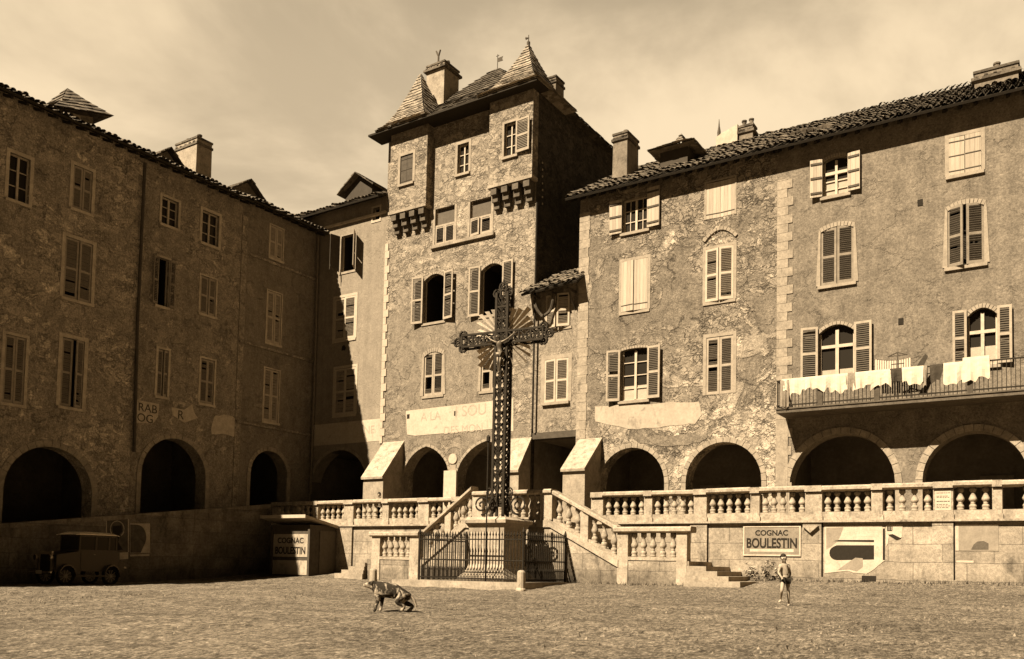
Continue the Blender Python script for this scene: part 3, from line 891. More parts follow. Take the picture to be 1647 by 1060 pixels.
def balustrades():
    n0, n1 = NW+.02, NW+.32
    mat = M['stone_rail']
    def px(x): return hit_n(x, 808, NW)[0]
    rj = random.Random(21)
    def run(name, label, piers, uend0, uend1):
        t = thing(name, label, 'balustrade', (uend0+uend1)/2, NW, ZT+.02)
        ps = [(px(a), px(b)) for a, b in piers]
        for a, b in ps: pier(t, a, b, n0, n1, 3.022, 4.03, mat)
        segs = []
        e = uend0
        for a, b in ps + [(uend1, uend1)]:
            if a - e > .3: segs.append((e, a))
            e = b
        for a, b in segs:
            j = rj.uniform(-.012, .012)
            bal_run(t, a, 3.022, b, 3.022+rj.uniform(-.01,.01), n0, n1, .29, .99+j, 1.18+j, max(1, min(5, round((b-a)/.34))), mat, ends=(.0,.0))
        for a, b in ps:
            c = MB(); c.box(a, b, n0-.118, n1+.118, 4.0, 4.2); c.build('handrail', mat, t)
        return t
    run('balustrade', 'weathered stone balustrade left of the stairs, running back to the shaded corner', [(438,446),(472,479),(504,512),(554,569),(615.5,625.6),(673,690),(728,740)], -34.25, -20.75)
    t = run('balustrade', 'weathered stone balustrade right of the stairs, in front of the rightmost arches', [(951,970),(1036,1049),(1116,1136.6),(1207,1221.6),(1295,1322),(1401.5,1419.6),(1501,1533),(1596,1612)], -16.2, 4.2)
    # pasted notice on one pier
    u0, u1 = px(1503), px(1531)
    nt = MB(); nt.box(u0+.02, u1-.02, n0-.036, n0-.0305, 3.3, 3.92)
    o = nt.build('notice_paper', M['poster_white'], at=((u0+u1)/2, n0-.036, 3.3)); tag(o, 'pasted paper notice with small dark print on a balustrade pier', 'notice')
    fr = Fr('F', n0-.0365); r = random.Random(2); c = (u0+u1)/2
    lb = MB()
    for z in (3.84, 3.74, 3.70, 3.58, 3.57, 3.48, 3.43, 3.38):
        a = u0+.06
        while a < u1-.1:
            w = r.uniform(.03, .09); lb.box(a, min(a+w, u1-.05), n0-.0385, n0-.0362, z, z+.018); a += w+.02
    lb.build('print_lines', M['letter_worn'], o)
balustrades()

# ================================================================ the double stairs
def stairs():
    nf, nb = 27.9, NW-.005
    t = thing('double_staircase', 'pale stone double staircase with balustraded flights dropping to both sides of a central landing', 'staircase', -18.2, nf, .6)
    mat = M['stone_rail']
    zl, zr = 1.42, 1.56            # lower landings
    A, B, C, D, E_, Fq = -25.75, -22.75, -20.55, -16.62, -13.78, -11.15
    body = MB()
    poly = [(A,-.6),(Fq,-.6),(Fq,zr),(E_,zr),(D,ZT),(C,ZT),(B,zl),(A,zl)]
    body.prism([(u, nf+.02, z) for u, z in poly], (0, .5, 0))
    body.build('stair_wall', M['ashlar'], t)
    core = MB(); core.prism([(u, nf+.521, z-.28) for u, z in poly], (0, nb-nf-.521, 0)); core.build('stair_core', M['ashlar'], t)
    st = MB(); k = 9
    for (ua, za, ub, zb) in ((D, ZT, E_, zr), (C, ZT, B, zl)):
        for i in range(k):
            u0, u1 = ua+(ub-ua)*i/k, ua+(ub-ua)*(i+1)/k; z = za+(zb-za)*i/k
            st.box(min(u0,u1), max(u0,u1), nf+.522, nb, z-.5, z-.01)
    st.box(C, D, nf+.522, nb, ZT-.25, ZT); st.box(A, B, nf+.522, nb, zl-.25, zl); st.box(E_, Fq, nf+.522, nb, zr-.25, zr)
    st.build('treads', M['stone_step'], t)
    # string course under the rails, with the shadow line below it
    sc = MB()
    def band(u0, z0, u1, z1, h=.26):
        sc.hexa([(u0,nf-.05,z0-h),(u1,nf-.05,z1-h),(u1,nf+.3,z1-h),(u0,nf+.3,z0-h),(u0,nf-.05,z0),(u1,nf-.05,z1),(u1,nf+.3,z1),(u0,nf+.3,z0)])
    band(C,ZT+.004,D,ZT+.004); band(D,ZT+.004,E_,zr+.004); band(B,zl+.004,C,ZT+.004)
    sc.build('string_course', M['stone_pale'], t)
    n0, n1 = nf+.02, nf+.30
    # posts
    def post(u0, u1, z0, z1): 
        m = MB(); m.box(u0,u1,n0-.035,n1+.03,z0,z1); return m.build('newel', M['stone_pale'], t)
    hb, ht, hc = .12, .98, 1.17
    px = lambda x, y: hit_n(x, y, nf)[0]
    # landing
    post(px(869,810), px(888,810), ZT+.006, ZT+1.0); post(px(760,810), px(776,810), ZT+.006, ZT+1.0)
    bal_run(t, px(776,810), ZT+.006, px(869,810), ZT+.006, n0, n1, hb, ht, hc, 8, mat, ends=(.46,.5))
    # right flight with a post half way
    ua, ub = px(889,810)+.02, px(993,850)
    sl = lambda u: ZT + (zr-ZT)*(u-D)/(E_-D)
    um = (ua+ub)/2
    bal_run(t, ua, sl(ua)+.006, um-.16, sl(um-.16)+.006, n0, n1, hb, ht, hc, 3, mat, ends=(.0,.33))
    bal_run(t, um+.16, sl(um+.16)+.006, ub, sl(ub)+.006, n0, n1, hb, ht, hc, 3, mat, ends=(.0,.0))
    post(um-.16, um+.16, sl(um)-.2, sl(um)+1.0)
    # left flight
    sl2 = lambda u: ZT + (zl-ZT)*(u-C)/(B-C)
    ua, ub = B+.15, px(759,810)
    um = (ua+ub)/2
    bal_run(t, ua, sl2(ua)+.006, um-.15, sl2(um-.15)+.006, n0, n1, hb, ht, hc, 3, mat, ends=(.0,.31))
    bal_run(t, um+.15, sl2(um+.15)+.006, ub, sl2(ub)+.006, n0, n1, hb, ht, hc, 3, mat)
    post(um-.15, um+.15, sl2(um)-.2, sl2(um)+1.0)
    # lower landings
    post(px(993,880), px(1010,880), -.6, zr+1.0); post(px(1088,880), px(1105,880), -.6, zr+1.0)
    bal_run(t, px(1010,880), zr+.006, px(1088,880), zr+.006, n0-.03, n1, hb, ht-.02, hc, 5, mat, ends=(.55,.55))
    post(px(659,885), px(673,885), -.6, zl+1.0); post(px(598,885), px(611,885), -.6, zl+1.0)
    bal_run(t, px(611,885), zl+.006, px(659,885), zl+.006, n0-.03, n1, hb, ht-.02, hc, 5, mat, ends=(.55,.5))
    # outer steps
    so, sl_ = MB(), MB()
    for i in range(4):
        z = zr - .16*(i+1)
        so.box(Fq+.003, Fq+.42*(i+1)+.25, nf-.15-.10*i, nb, -.6, z)
        z = zl - .16*(i+1)
        sl_.box(A-.36*(i+1)-.2, A-.003, nf-.1-.05*i, nb, -.6, z)
    so.build('outer_steps', M['stone_step'], t); sl_.build('outer_steps', M['stone_step'], t)
    return t
stairs()

# ================================================================ cross, pedestal, fence
def cross_group():
    # low platform
    zp = .70
    pl = MB(); pl.hexa([(-21.3,24.35,-.4),(-15.55,24.35,-.4),(-15.55,27.88,-.4),(-21.3,27.88,-.4),(-21.25,24.4,zp-.02),(-15.6,24.4,zp+.02),(-15.6,27.88,zp+.02),(-21.25,27.88,zp-.02)])
    tag(pl.build('stone_platform', M['stone_step'], at=(-18.4, 26, .4)), 'low broad stone platform under the iron railing in front of the stairs', 'platform')
    t = thing('pedestal', 'massive pale stone pedestal with a moulded cap and flared foot carrying the iron cross', 'pedestal', -17.85, 26.2, zp)
    a0, a1, b0, b1 = -18.58, -17.08, 25.5, 26.95
    def ring(e, z): return [(a0-e,b0-e,z),(a1+e,b0-e,z),(a1+e,b1+e,z),(a0-e,b1+e,z)]
    def stack(mb, rs):
        for r0, r1 in zip(rs, rs[1:]): mb.hexa(r0 + r1)
    s = MB(); stack(s, [ring(.30, zp), ring(.29, zp+.12), ring(.16, zp+.26), ring(.05, zp+.44), ring(.0, zp+.62)]); s.build('foot', M['stone_pale'], t)
    s = MB(); stack(s, [ring(-.003, zp+.622), ring(-.003, 2.48)]); s.build('shaft', M['stone_pale'], t)
    s = MB(); stack(s, [ring(.0, 2.482), ring(.02, 2.62), ring(.09, 2.74), ring(.12, 2.78)]); s.build('neck', M['stone_step'], t)
    s = MB(); stack(s, [ring(.17, 2.782), ring(.19, 2.9)]); stack(s, [ring(.19, 2.9), ring(.05, 3.0)]); s.build('cap', M['stone_pale'], t)
    # --- openwork iron cross
    zc = 3.0
    c = thing('iron_cross', 'tall dark openwork wrought iron crucifix rising from the stone pedestal', 'cross', -17.75, 26.2, zc, rot=R(7))
    U, N = -17.75, 26.2
    w, d = .225, .19
    top, arm, hw, ah = 11.3, 9.62, 1.66, .215
    sh = MB()
    for su in (-1, 1):
        for sn in (-1, 1):
            sh.box(U+su*w-.045, U+su*w+.045, N+sn*d-.04, N+sn*d+.04, zc, top)
    sh.build('corner_bars', M['iron'], c)
    lat = MB()
    z = zc + .45; st = .43; i = 0
    while z < top - .2:
        for sn in (-1, 1):
            lat.box(U-w, U+w, N+sn*d-.025, N+sn*d+.025, z-.035, z+.035)
        for su in (-1, 1):
            lat.box(U+su*w-.025, U+su*w+.025, N-d, N+d, z-.035, z+.035)
        if z + st < top:
            for sn in (-1, 1):
                n = N+sn*d; zm = z+st/2
                for su in (-1, 1):      # paired scrolls, back to back
                    pts = []
                    for k in range(9):
                        a = math.pi*(.5 + k/8*1.45); r = .135*(1-.035*k)
                        pts.append((U+su*(.105+r*math.cos(a)*.7), n, zm+r*math.sin(a)*1.25))
                    lat.tube(pts, .027, 5)
                    lat.tube([(U+su*.02, n, z+.04), (U+su*.2, n, z+st-.04)], .022, 4)
                lat.tube([(U, n, z), (U, n, z+st)], .03, 5)
            for su in (-1, 1):
                n = U+su*w
                lat.tube([(n, N-d, z), (n, N+d, z+st)], .022, 4); lat.tube([(n, N+d, z), (n, N-d, z+st)], .022, 4)
        z += st; i += 1
    lat.build('lattice', M['iron'], c)
    r = random.Random(5); z = zc+.9      # small lit leaves riveted on the front
    while z < 9.0:
        for su in (-1, 1):
            zz = z+r.uniform(-.02,.02)
            MB().prism([(U+su*.11-.05,N-d-.05,zz),(U+su*.11,N-d-.05,zz-.04),(U+su*.11+.05,N-d-.05,zz),(U+su*.11,N-d-.05,zz+.13)], (0,.03,0)).build('leaf_ornament', M['iron_lit'], c)
        z += .43
    ab = MB()
    for sz in (-1, 1):
        for sn in (-1, 1): ab.box(U-hw, U+hw, N+sn*d-.035, N+sn*d+.035, arm+sz*ah-.035, arm+sz*ah+.035)
    k = int(2*hw/.42)
    for i in range(k+1):
        u = U-hw+2*hw*i/k
        for sn in (-1, 1):
            n = N+sn*d
            ab.box(u-.03,u+.03,n-.025,n+.025,arm-ah,arm+ah)
            if i < k:
                u2 = u+2*hw/k
                ab.tube([(u,n,arm-ah),(u2,n,arm+ah)], .028, 4); ab.tube([(u,n,arm+ah),(u2,n,arm-ah)], .028, 4)
                um = (u+u2)/2
                ab.tube([(um+.11*math.cos(q*.785), n, arm+.13*math.sin(q*.785)) for q in range(9)], .024, 5)
        for sz in (-1, 1): ab.box(u-.025,u+.025,N-d,N+d,arm+sz*ah-.02,arm+sz*ah+.02)
    ab.build('crossarm', M['iron'], c)
    # trefoil ends
    def trefoil(cu, cz, ax):
        m = MB()
        for q in ((ax[0]*.2, ax[1]*.2), (-ax[1]*.24-ax[0]*.03, ax[0]*.24-ax[1]*.03), (ax[1]*.24-ax[0]*.03, -ax[0]*.24-ax[1]*.03)):
            m.tube([(cu+q[0]+.15*math.cos(k*.628), N-.1, cz+q[1]+.15*math.sin(k*.628)) for k in range(11)], .05, 6)
            m.tube([(cu+q[0]+.06*math.cos(k*.785), N-.1, cz+q[1]+.06*math.sin(k*.785)) for k in range(9)], .04, 5)
        m.tube([(cu+ax[0]*.3, N-.1, cz+ax[1]*.3), (cu+ax[0]*.52, N-.1, cz+ax[1]*.52)], [.07,.01], 6)
        m.build('trefoil_end', M['iron'], c)
    trefoil(U-hw-.02, arm, (-1,0)); trefoil(U+hw+.02, arm, (1,0)); trefoil(U, top+.02, (0,1))
    # sunburst behind the crossing
    r = random.Random(8)
    for qa in range(4):
        for i in range(7):
            a = R(45 + 90*qa + (i-3)*11.5)
            L = .62 + .34*(1-abs(i-3)/3) + r.uniform(-.05,.12)
            b = MB(); ca, sa = math.cos(a), math.sin(a); p = .42
            tw = .056; fo = .075*(-1 if qa == 1 else 1)      # each blade is folded and turned, so some catch the sun and some do not
            e0, e1 = (U+ca*p, arm+sa*p), (U+ca*(p+L), arm+sa*(p+L))
            lo = lambda e, w, dn: (e[0]-sa*w, N-.02+dn, e[1]+ca*w)
            k0 = .08*(-1 if qa == 2 else 1)
            b.prism([lo(e0,.014,-k0*.2), lo(e0,-.014,k0*.2), lo(e1,-tw,k0), lo(e1,tw,-k0)], (0,.02,0))
            b.build('ray', M['iron_lit'], c)
    # scroll brackets at the foot
    def scroll(su, sn, big):
        m = MB(); pts = []
        n = 34; R0 = .36*big
        cu, cz = U+su*(.34+.42*big) if sn == 0 else U, zc+.12+R0
        for k in range(n+1):
            f = k/n; a = R(-90) + f*2*math.pi*1.9; rr = R0*(1-.86*f)
            q = (su*rr*math.cos(a)*-1, rr*math.sin(a))
            if sn == 0: pts.append((cu-q[0]*-1*0 + q[0], N, cz+q[1]))
            else: pts.append((U, N+sn*(.28+.42*big)+sn*(-su)*0+sn*rr*math.cos(a)*-1, cz+q[1]))
        m.tube(pts, .035, 6)
        if sn == 0: m.tube([(U+su*w, N, zc+1.45*big), (U+su*(w+.12), N, zc+.75*big), (U+su*(w+.3*big), N, zc+.18), (cu, N, zc+.12)], .035, 6)
        else: m.tube([(U, N+sn*d, zc+1.45*big), (U, N+sn*(d+.12), zc+.75*big), (U, N+sn*(d+.3), zc+.15)], .035, 6)
        m.build('scroll_bracket', M['iron'], c)
    scroll(-1, 0, 1.0); scroll(1, 0, 1.0); scroll(0, -1, .8); scroll(0, 1, .8)
    hs = MB()
    for su in (-1, 1):      # rising scrolls flanking the foot
        hs.tube([(U+su*(.42+.13*(1-.8*k/20)*math.cos(R(-120)+su*0+k*.5)), N-.05, zc+.95+.2*(1-.8*k/20)*math.sin(R(-120)+k*.5)) for k in range(21)], .03, 5)
    hs.build('upper_scroll', M['iron'], c)
    # --- railing
    t = thing('iron_railing', 'black spear-topped iron railing enclosing the pedestal on the platform', 'railing', -18.2, 25, zp)
    u0, u1, f0, f1 = -20.45, -15.92, 24.98, 27.84
    zt = 2.28
    def panel(p, q, n, name):
        m = MB(); p, q = Vector(p), Vector(q)
        for i in range(1, n):
            b = p.lerp(q, i/n); h = 0.0
            m.tube([(b.x,b.y,zp), (b.x,b.y,zt+.02)], .016, 5)
            m.tube([(b.x,b.y,zt+.02),(b.x,b.y,zt+.06),(b.x,b.y,zt+.2)], [.016,.036,.002], 5)
            if i % 1 == 0:
                c2 = b.lerp(q, .5/n) if n else b
                e = p.lerp(q, min(1,(i+.5)/n)); m.tube([(e.x,e.y,zp),(e.x,e.y,zp+.38)], .013, 4); m.tube([(e.x,e.y,zp+.38),(e.x,e.y,zp+.5)], [.026,.002], 4)
        for z in (zp+.1, zp+.75, zt-.1):
            a, b = p.copy(), q.copy(); a.z = b.z = z
            m.tube([a, b], .024, 5)
        m.build(name, M['iron'], t)
    panel((u0,f0,0),(u1,f0,0), 36, 'railing_panel'); panel((u1,f0,0),(u1,f1,0), 22, 'railing_panel'); panel((u0,f0,0),(u0,f1,0), 22, 'railing_panel')
    for (a, b) in ((u0,f0),(u1,f0),(u1,f1),(u0,f1)):
        MB().tube([(a,b,zp-.02),(a,b,zt+.1)], .04, 8).lathe([(.02,0),(.055,.05),(.05,.1),(.012,.22)], (a,b,zt+.09), 8).build('post', M['iron'], t)
    # tall thin rod at the front
    ur = hit_n(782, 860, f0-.06)[0]
    o = MB().tube([(ur, f0-.06, zp-.01), (ur, f0-.06, 5.6)], .028, 6).lathe([(.03,0),(.07,.05),(.07,.2),(.02,.27)], (ur, f0-.06, 5.58), 8).build('iron_rod', M['iron'], at=(ur, f0-.06, zp))
    tag(o, 'tall thin iron rod with a knob, standing in front of the railing', 'rod')
    # stone bollards
    def bollard(x, yb, yt, n, label, lean=0.0):
        u, z = hit_n(x, yb, n); zt2 = hit_n(x, yt, n)[1]; z = zg(u, n)
        m = MB(); h = zt2 - z
        m.lathe([(.17,-.1),(.17,.06),(.145,.1),(.135,h*.75),(.13,h*.9),(.1,h*.97),(.04,h)], (u, n, z), 12)
        tag(m.build('stone_bollard', M['stone_pale'], at=(u, n, z), smooth=False), label, 'bollard', 'stone bollards on the square')
    bollard(838, 948, 917, 23.6, 'stubby pale stone bollard in front of the dark side of the pedestal')
    bollard(600, 942, 914, 23.2, 'narrow pale stone bollard behind the spotted dog')
cross_group()
# ================================================================ houses
def arch(H, xl, xr, yc, y=775, point=0.0, z0=ZT, rev=.75, ring=.26, mat='stone_arch', fr=None, rise=None):
    fr = fr or H.fr
    s0 = fr.hit(xl, y)[0]; s1 = fr.hit(xr, y)[0]; zt = fr.hit((xl+xr)/2, yc)[1]
    h = hole(s0, s1, z0, zt, rise if rise else min((s1-s0)/2*1.02, zt-z0-.3), rev); h['point'] = point
    H.holes.append(h)
    if ring:
        m = MB(); arch_ring(m, fr, h, ring, .03, True, -.03); m.build('archivolt', M[mat], H.t)
    return h
def arcade(H, s0, s1, zt, z0=ZT, dep=5.0):
    fr = H.fr; m = MB(); a, b = -.78, -dep
    m.face(fr.P(s0,z0-.5,b), fr.P(s1,z0-.5,b), fr.P(s1,zt,b), fr.P(s0,zt,b))
    m.face(fr.P(s0,zt,-.02), fr.P(s1,zt,-.02), fr.P(s1,zt,b), fr.P(s0,zt,b))
    for s in (s0, s1): m.face(fr.P(s,z0-.5,-.02), fr.P(s,zt,-.02), fr.P(s,zt,b), fr.P(s,z0-.5,b))
    o = m.build('arcade_interior', M['inside'], H.t)
    # a shut door and a shop front lost in the shade
    c = (s0+s1)/2
    d = MB(); d.fbox(fr, c-.6, c+.6, z0, z0+2.3, b+.0, b+.08); d.build('door', M['wood_brown'], o)
    return o
def ragged(pts, seed, amp=.05, step=.22):
    r = random.Random(seed); out = []
    for (a, z), (b, y) in zip(pts, pts[1:]+pts[:1]):
        L = math.hypot(b-a, y-z); n = max(1, int(L/step)); nx, nz = -(y-z)/L, (b-a)/L; w = 0
        for i in range(n):
            f = i/n; w = .55*w + r.gauss(0, amp) if i else 0
            out.append((a+(b-a)*f+nx*w, z+(y-z)*f+nz*w))
    return out
def patch(H, pts, mat, d=.012, name='plaster_patch', fr=None):
    """flat painted or plastered area given by its corners in the wall plane"""
    fr = fr or H.fr
    m = MB(); m.prism([fr.P(a, z, -.01) for a, z in pts], Vector(fr.P(0,0,d))-Vector(fr.P(0,0,-.01)))
    return m.build(name, mat, H.t)
def blob(H, x, y, rx, ry, mat, seed, d=.014, n=26, name='plaster_patch', fr=None, jag=.35):
    fr = fr or H.fr; r = random.Random(seed)
    s, z = fr.hit(x, y); s2 = fr.hit(x+rx, y)[0]; z2 = fr.hit(x, y-ry)[1]
    pts = []
    ph = [r.uniform(0, 6.28) for _ in range(4)]
    for i in range(n):
        a = 2*math.pi*i/n
        k = 1 + jag*(.5*math.sin(2*a+ph[0])+.35*math.sin(3*a+ph[1])+.3*math.sin(5*a+ph[2])+.25*math.sin(9*a+ph[3])) + r.uniform(-.07,.07)
        pts.append((s+(s2-s)*k*math.cos(a), z+(z2-z)*k*math.sin(a)))
    return patch(H, pts, mat, d, name, fr)
def spot(H, x, y, fr=None):
    fr = fr or H.fr; s, z = fr.hit(x, y)
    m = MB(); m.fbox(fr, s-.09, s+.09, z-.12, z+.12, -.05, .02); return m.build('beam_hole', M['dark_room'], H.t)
def quoins(H, s0, w1, w2, z0, z1, mat, dirn=1, d=.03, hh=.36, fr=None):
    fr = fr or H.fr; m = MB(); z = z0; i = 0; r = random.Random(3)
    while z < z1:
        w = (w1 if i % 2 else w2) + r.uniform(-.03,.03); e = min(z+hh, z1)
        a, b = (s0, s0+w*dirn)
        m.fbox(fr, min(a,b), max(a,b), z+.006, e-.006, -.05, d); z += hh; i += 1
    return m.build('quoin_stones', mat, H.t)
SHW = lambda *a: list(a)

# ---------------- rightmost house
def house_right():
    H = House('house', 'smooth plastered right hand house with quoins and a balcony full of washing', FH, -10.2, 4.5, ZT-.2, 18.5, M['plaster_right'], (-3, NH, ZT))
    bo = 'board'; lo = 'louvre'
    window(H, 1324, 1364, 252, 314, 'casement', rise=.12, nz=3, transom=.62, shut=[('L',172,bo,'wood_pale'),('R',176,bo,'wood_pale')], curtain=.45, frame='frame_white')
    window(H, 1526, 1578, 217, 279, 'shut', shut=[('L',2,bo,'wood_pale',{'proud':1,'d0':.01}),('R',2,bo,'wood_pale',{'proud':1,'d0':.01})])
    window(H, 1320, 1373, 364, 457, 'shut', rise=.14, shut=[('L',6,lo,'wood_brown'),('R',9,lo,'wood_brown')], sur=.2)
    window(H, 1524, 1583, 328, 427, 'shut', rise=.16, shut=[('L',24,lo,'wood_brown'),('R',16,lo,'wood_brown')], sur=.16)
    window(H, 1317, 1374, 522, 610, 'casement', rise=.3, nz=1, transom=.62, shut=[('L',174,lo,'wood_weathered'),('R',176,lo,'wood_weathered')], fw=.07, frame='frame_white', curtain=.2)
    window(H, 1556, 1604, 495, 588, 'casement', rise=.28, nz=1, transom=.6, shut=[('L',175,lo,'wood_weathered'),('R',172,lo,'wood_weathered')], fw=.06, frame='frame_dull', curtain=.35)
    h1 = arch(H, 1270, 1440, 697, ring=.24); h2 = arch(H, 1484, 1654, 693, ring=.24)
    H.wall(9); arcade(H, -10.1, 4.4, 7.2)
    quoins(H, -10.2, .42, .62, ZT, 17.1, M['quoin'])
    m = MB(); s0 = FH.hit(1249,760)[0]
    m.fbox(FH, -10.2, -9.72, ZT, 7.3, -.05, .05); m.build('corner_pier', M['stone_arch'], H.t)
    spot(H, 1480, 326); spot(H, 1449, 517)
    # eaves and roof
    ze = 18.19; k = .6; ov = .6
    r = tile_roof(H.t, FH.P(-10.2, ze, ov), FH.P(4.7, ze, ov), (0, 1, k), 7.4, M['tile'], seed=5, ragged=.03)
    bk = MB(); zr = ze + 6.5*k
    bk.face(FH.P(-10.2,zr,-5.9), FH.P(4.7,zr,-5.9), FH.P(4.7,zr-3.4,-13), FH.P(-10.2,zr-3.4,-13)); bk.build('rear_slope', M['tile_dark'], H.t)
    rafters(H.t, FH, -10.1, 4.5, ze-.08, ov, .5, k)
    n = NH+2.0
    a = hit_n(1566,130,n); b = hit_n(1600,112,n)
    chimney(H.t, a[0], a[0]+1.5, n, n+.9, 18.2, hit_n(1580,116,n)[1], M['chimney_dark'], 1, seed=3)
    # a hump of heaped tiles on the slope
    hp = MB(); r2 = random.Random(2)
    s, z = hit_n(1330, 206, NH+1.1)
    for i in range(26):
        a = s - 2.6 + 2.9*r2.random(); d = -.5-1.2*r2.random(); zz = ze + (ov-d)*k + .1 + .22*r2.random()*(1-abs((a-s+.9)/2))
        hp.tube([FH.P(a, zz, d), FH.P(a+r2.uniform(-.1,.1), zz+.2, d-.42)], [.12,.09], 6)
    hp.build('heaped_tiles', M['tile'], H.t)
    # balcony
    zb, zt_, d = 7.48, 8.60, 1.3
    u0, u1 = -9.82, 4.4
    s = MB(); s.fbox(FH, u0, u1, zb-.13, zb, .002, d); s.fbox(FH, u0-.03, u1, zb+.002, zb+.05, d-.12, d+.04); bal = s.build('balcony', M['corbel'], H.t)
    rl = MB(); a = u0+.03; i = 0
    while a < u1:
        rl.fbox(FH, a-.011, a+.011, zb+.05, zt_, d-.05, d-.028); a += .135; i += 1
    b = .1
    while b < d-.05:
        rl.fbox(FH, u0+.02, u0+.042, zb+.05, zt_, b, b+.022); b += .135
    for z in (zb+.16, zt_): rl.fbox(FH, u0, u1, z-.02, z+.025, d-.065, d-.013); rl.fbox(FH, u0+.01, u0+.055, z-.02, z+.025, .0, d-.066)
    rl.build('balcony_railing', M['iron'], bal)
    for x in (1319, 1410, 1560):
        a = hit_n(x, 620, NH-d)[0]
        MB().fbox(FH, a-.09, a+.09, zb+.05, zt_+.02, d-.09, d-.0).build('rail_post', M['wood_dark'], bal)
    return H
HR = house_right()

# ---------------- peeling house
def house_peeling():
    H = House('house', 'peeling plaster house with two arches and crumbling patches of bare rubble', FH, -19.32, -10.203, ZT-.2, 18.5, M['plaster_peel'], (-15, NH, ZT))
    bo, lo = 'board', 'louvre'
    window(H, 1002, 1042, 318, 372, 'casement', nx=4, nz=3, shut=[('L',176,bo,'wood_pale',{'dz1':-.02}),('R',178,bo,'wood_pale',{'dz1':-.25})], frame='frame_white', sur=.0, fw=.055)
    window(H, 1136, 1182, 290, 349, 'shut', sur=.08, shut=[('L',0,'plain','wood_pale',{'d0':-.03}),('R',0,'plain','wood_pale',{'d0':-.03})], sill=0)
    window(H, 1000, 1042, 418, 500, 'shut', sur=.11, shut=[('L',7,'plain','wood_pale',{'proud':1,'d0':.0}),('R',7,'plain','wood_pale',{'proud':1,'d0':.0})], sill=.05)
    window(H, 1135, 1180, 398, 484, 'shut', sur=.13, shut=[('L',9,lo,'wood_white',{'proud':1,'d0':-.01}),('R',9,lo,'wood_white',{'proud':1,'d0':-.01})], sill=.05)
    window(H, 999, 1042, 560, 644, 'casement', nz=4, shut=[('L',172,lo,'wood_weathered'),('R',174,lo,'wood_weathered')], sur=.1, fw=.06, rise=.06, curtain=.3)
    window(H, 1136, 1179, 541, 634, 'shut', sur=.15, shut=[('L',1,lo,'wood_mid',{'d0':-.05}),('R',1,lo,'wood_mid',{'d0':-.05})], sill=0)
    arch(H, 963, 1069, 720, ring=.2); arch(H, 1103, 1225, 711, ring=.2)
    H.wall(9); arcade(H, -19.0, -10.3, 7.2)
    quoins(H, -19.32, .50, .53, ZT+2, 17.6, M['quoin'], hh=.42)
    # sloped buttress at the corner
    m = MB(); m.prism([FH.P(-19.12,ZT-.1,.0), FH.P(-19.12,ZT-.1,1.5), FH.P(-19.12,5.52,1.5), FH.P(-19.12,7.0,.0)], (1.1,0,0)); bt = m.build('buttress', M['stone_arch'], H.t)
    m = MB(); m.prism([FH.P(-19.17,5.44,1.62), FH.P(-19.17,5.55,1.64), FH.P(-19.17,7.1,.01), FH.P(-19.17,6.98,.01)], (1.2,0,0)); m.build('coping', M['stone_rail'], bt)
    # faded painted sign band and pale remains of render
    f = FH.hit
    patch(H, ragged([f(957,654), f(1124,646), f(1128,668), f(1118,682), f(1060,688), f(1010,690), f(985,684), f(958,678)], 4, .022), M['whitewash_worn'], .014, 'painted_band')
    patch(H, ragged([f(1016,703), f(1136,697), f(1138,704), f(1125,712), f(1106,716), f(1060,717), f(1030,713)], 6, .03), M['plaster_right'], .018, 'painted_band')
    # broken relieving arch above a window
    m = MB(); s, z = f(1158, 386); a0, a1 = f(1134,390)[0], f(1183,382)[0]
    hh = hole(a0, a1, z-.3, z+.42, .42)
    arch_ring(m, FH, hh, .14, .06, False, -.03); m.build('relieving_arch', M['surround'], H.t)
    ze, k, ov = 18.19, .6, .6
    tile_roof(H.t, FH.P(-19.75, ze, ov), FH.P(-10.2, ze, ov), (0, 1, k), 7.4, M['tile'], seed=9, ragged=.03)
    bk = MB(); zr = ze + 6.5*k
    bk.face(FH.P(-19.75,zr,-5.9), FH.P(-10.2,zr,-5.9), FH.P(-10.2,zr-3.4,-13), FH.P(-19.75,zr-3.4,-13)); bk.build('rear_slope', M['tile_dark'], H.t)
    rafters(H.t, FH, -19.6, -10.3, ze-.08, ov, .5, k)
    n = NH+1.5
    a, b = hit_n(985,240,n)[0], hit_n(1009,240,n)[0]
    chimney(H.t, a, b, n, n+1.25, 18.4, hit_n(1000,215,n)[1], M['chimney_dark'], 1, .05, seed=4)
    n = NH+5
    a, b = hit_n(1188,215,n)[0], hit_n(1211,210,n)[0]
    chimney(H.t, a, b, n, n+.6, 20.2, hit_n(1200,203,n)[1], M['chimney_dark'], 2, .06, seed=6)
    # pale gable stump beside it and its finial
    a, b = hit_n(1151,222,n)[0], hit_n(1187,214,n)[0]
    g = MB(); z1 = hit_n(1170,206,n)[1]
    g.prism([(a,n+.05,20.4),(b-.05,n+.05,20.4),(b-.05,n+.05,z1+.1),(a+.25,n+.05,z1-.15),(a,n+.05,z1-.3)], (0,.5,0)); gg = g.build('gable_wall', M['whitewash'], H.t)
    u, z = hit_n(1153, 205, n)
    MB().tube([(u,n+.3,z-.9),(u,n+.3,z-.1),(u,n+.3,z+.2),(u,n+.3,z+.55)], [.05,.09,.04,.01], 6).build('finial', M['wood_dark'], gg)
    dormer(H.t, FH, -15.75, -14.45, -.9, -2.6, 18.6, 20.1, 21.1, M['slat_wood_dark'], .42, roofmat=M['tile'], hip=True, glass=False)
    return H
house_peeling()

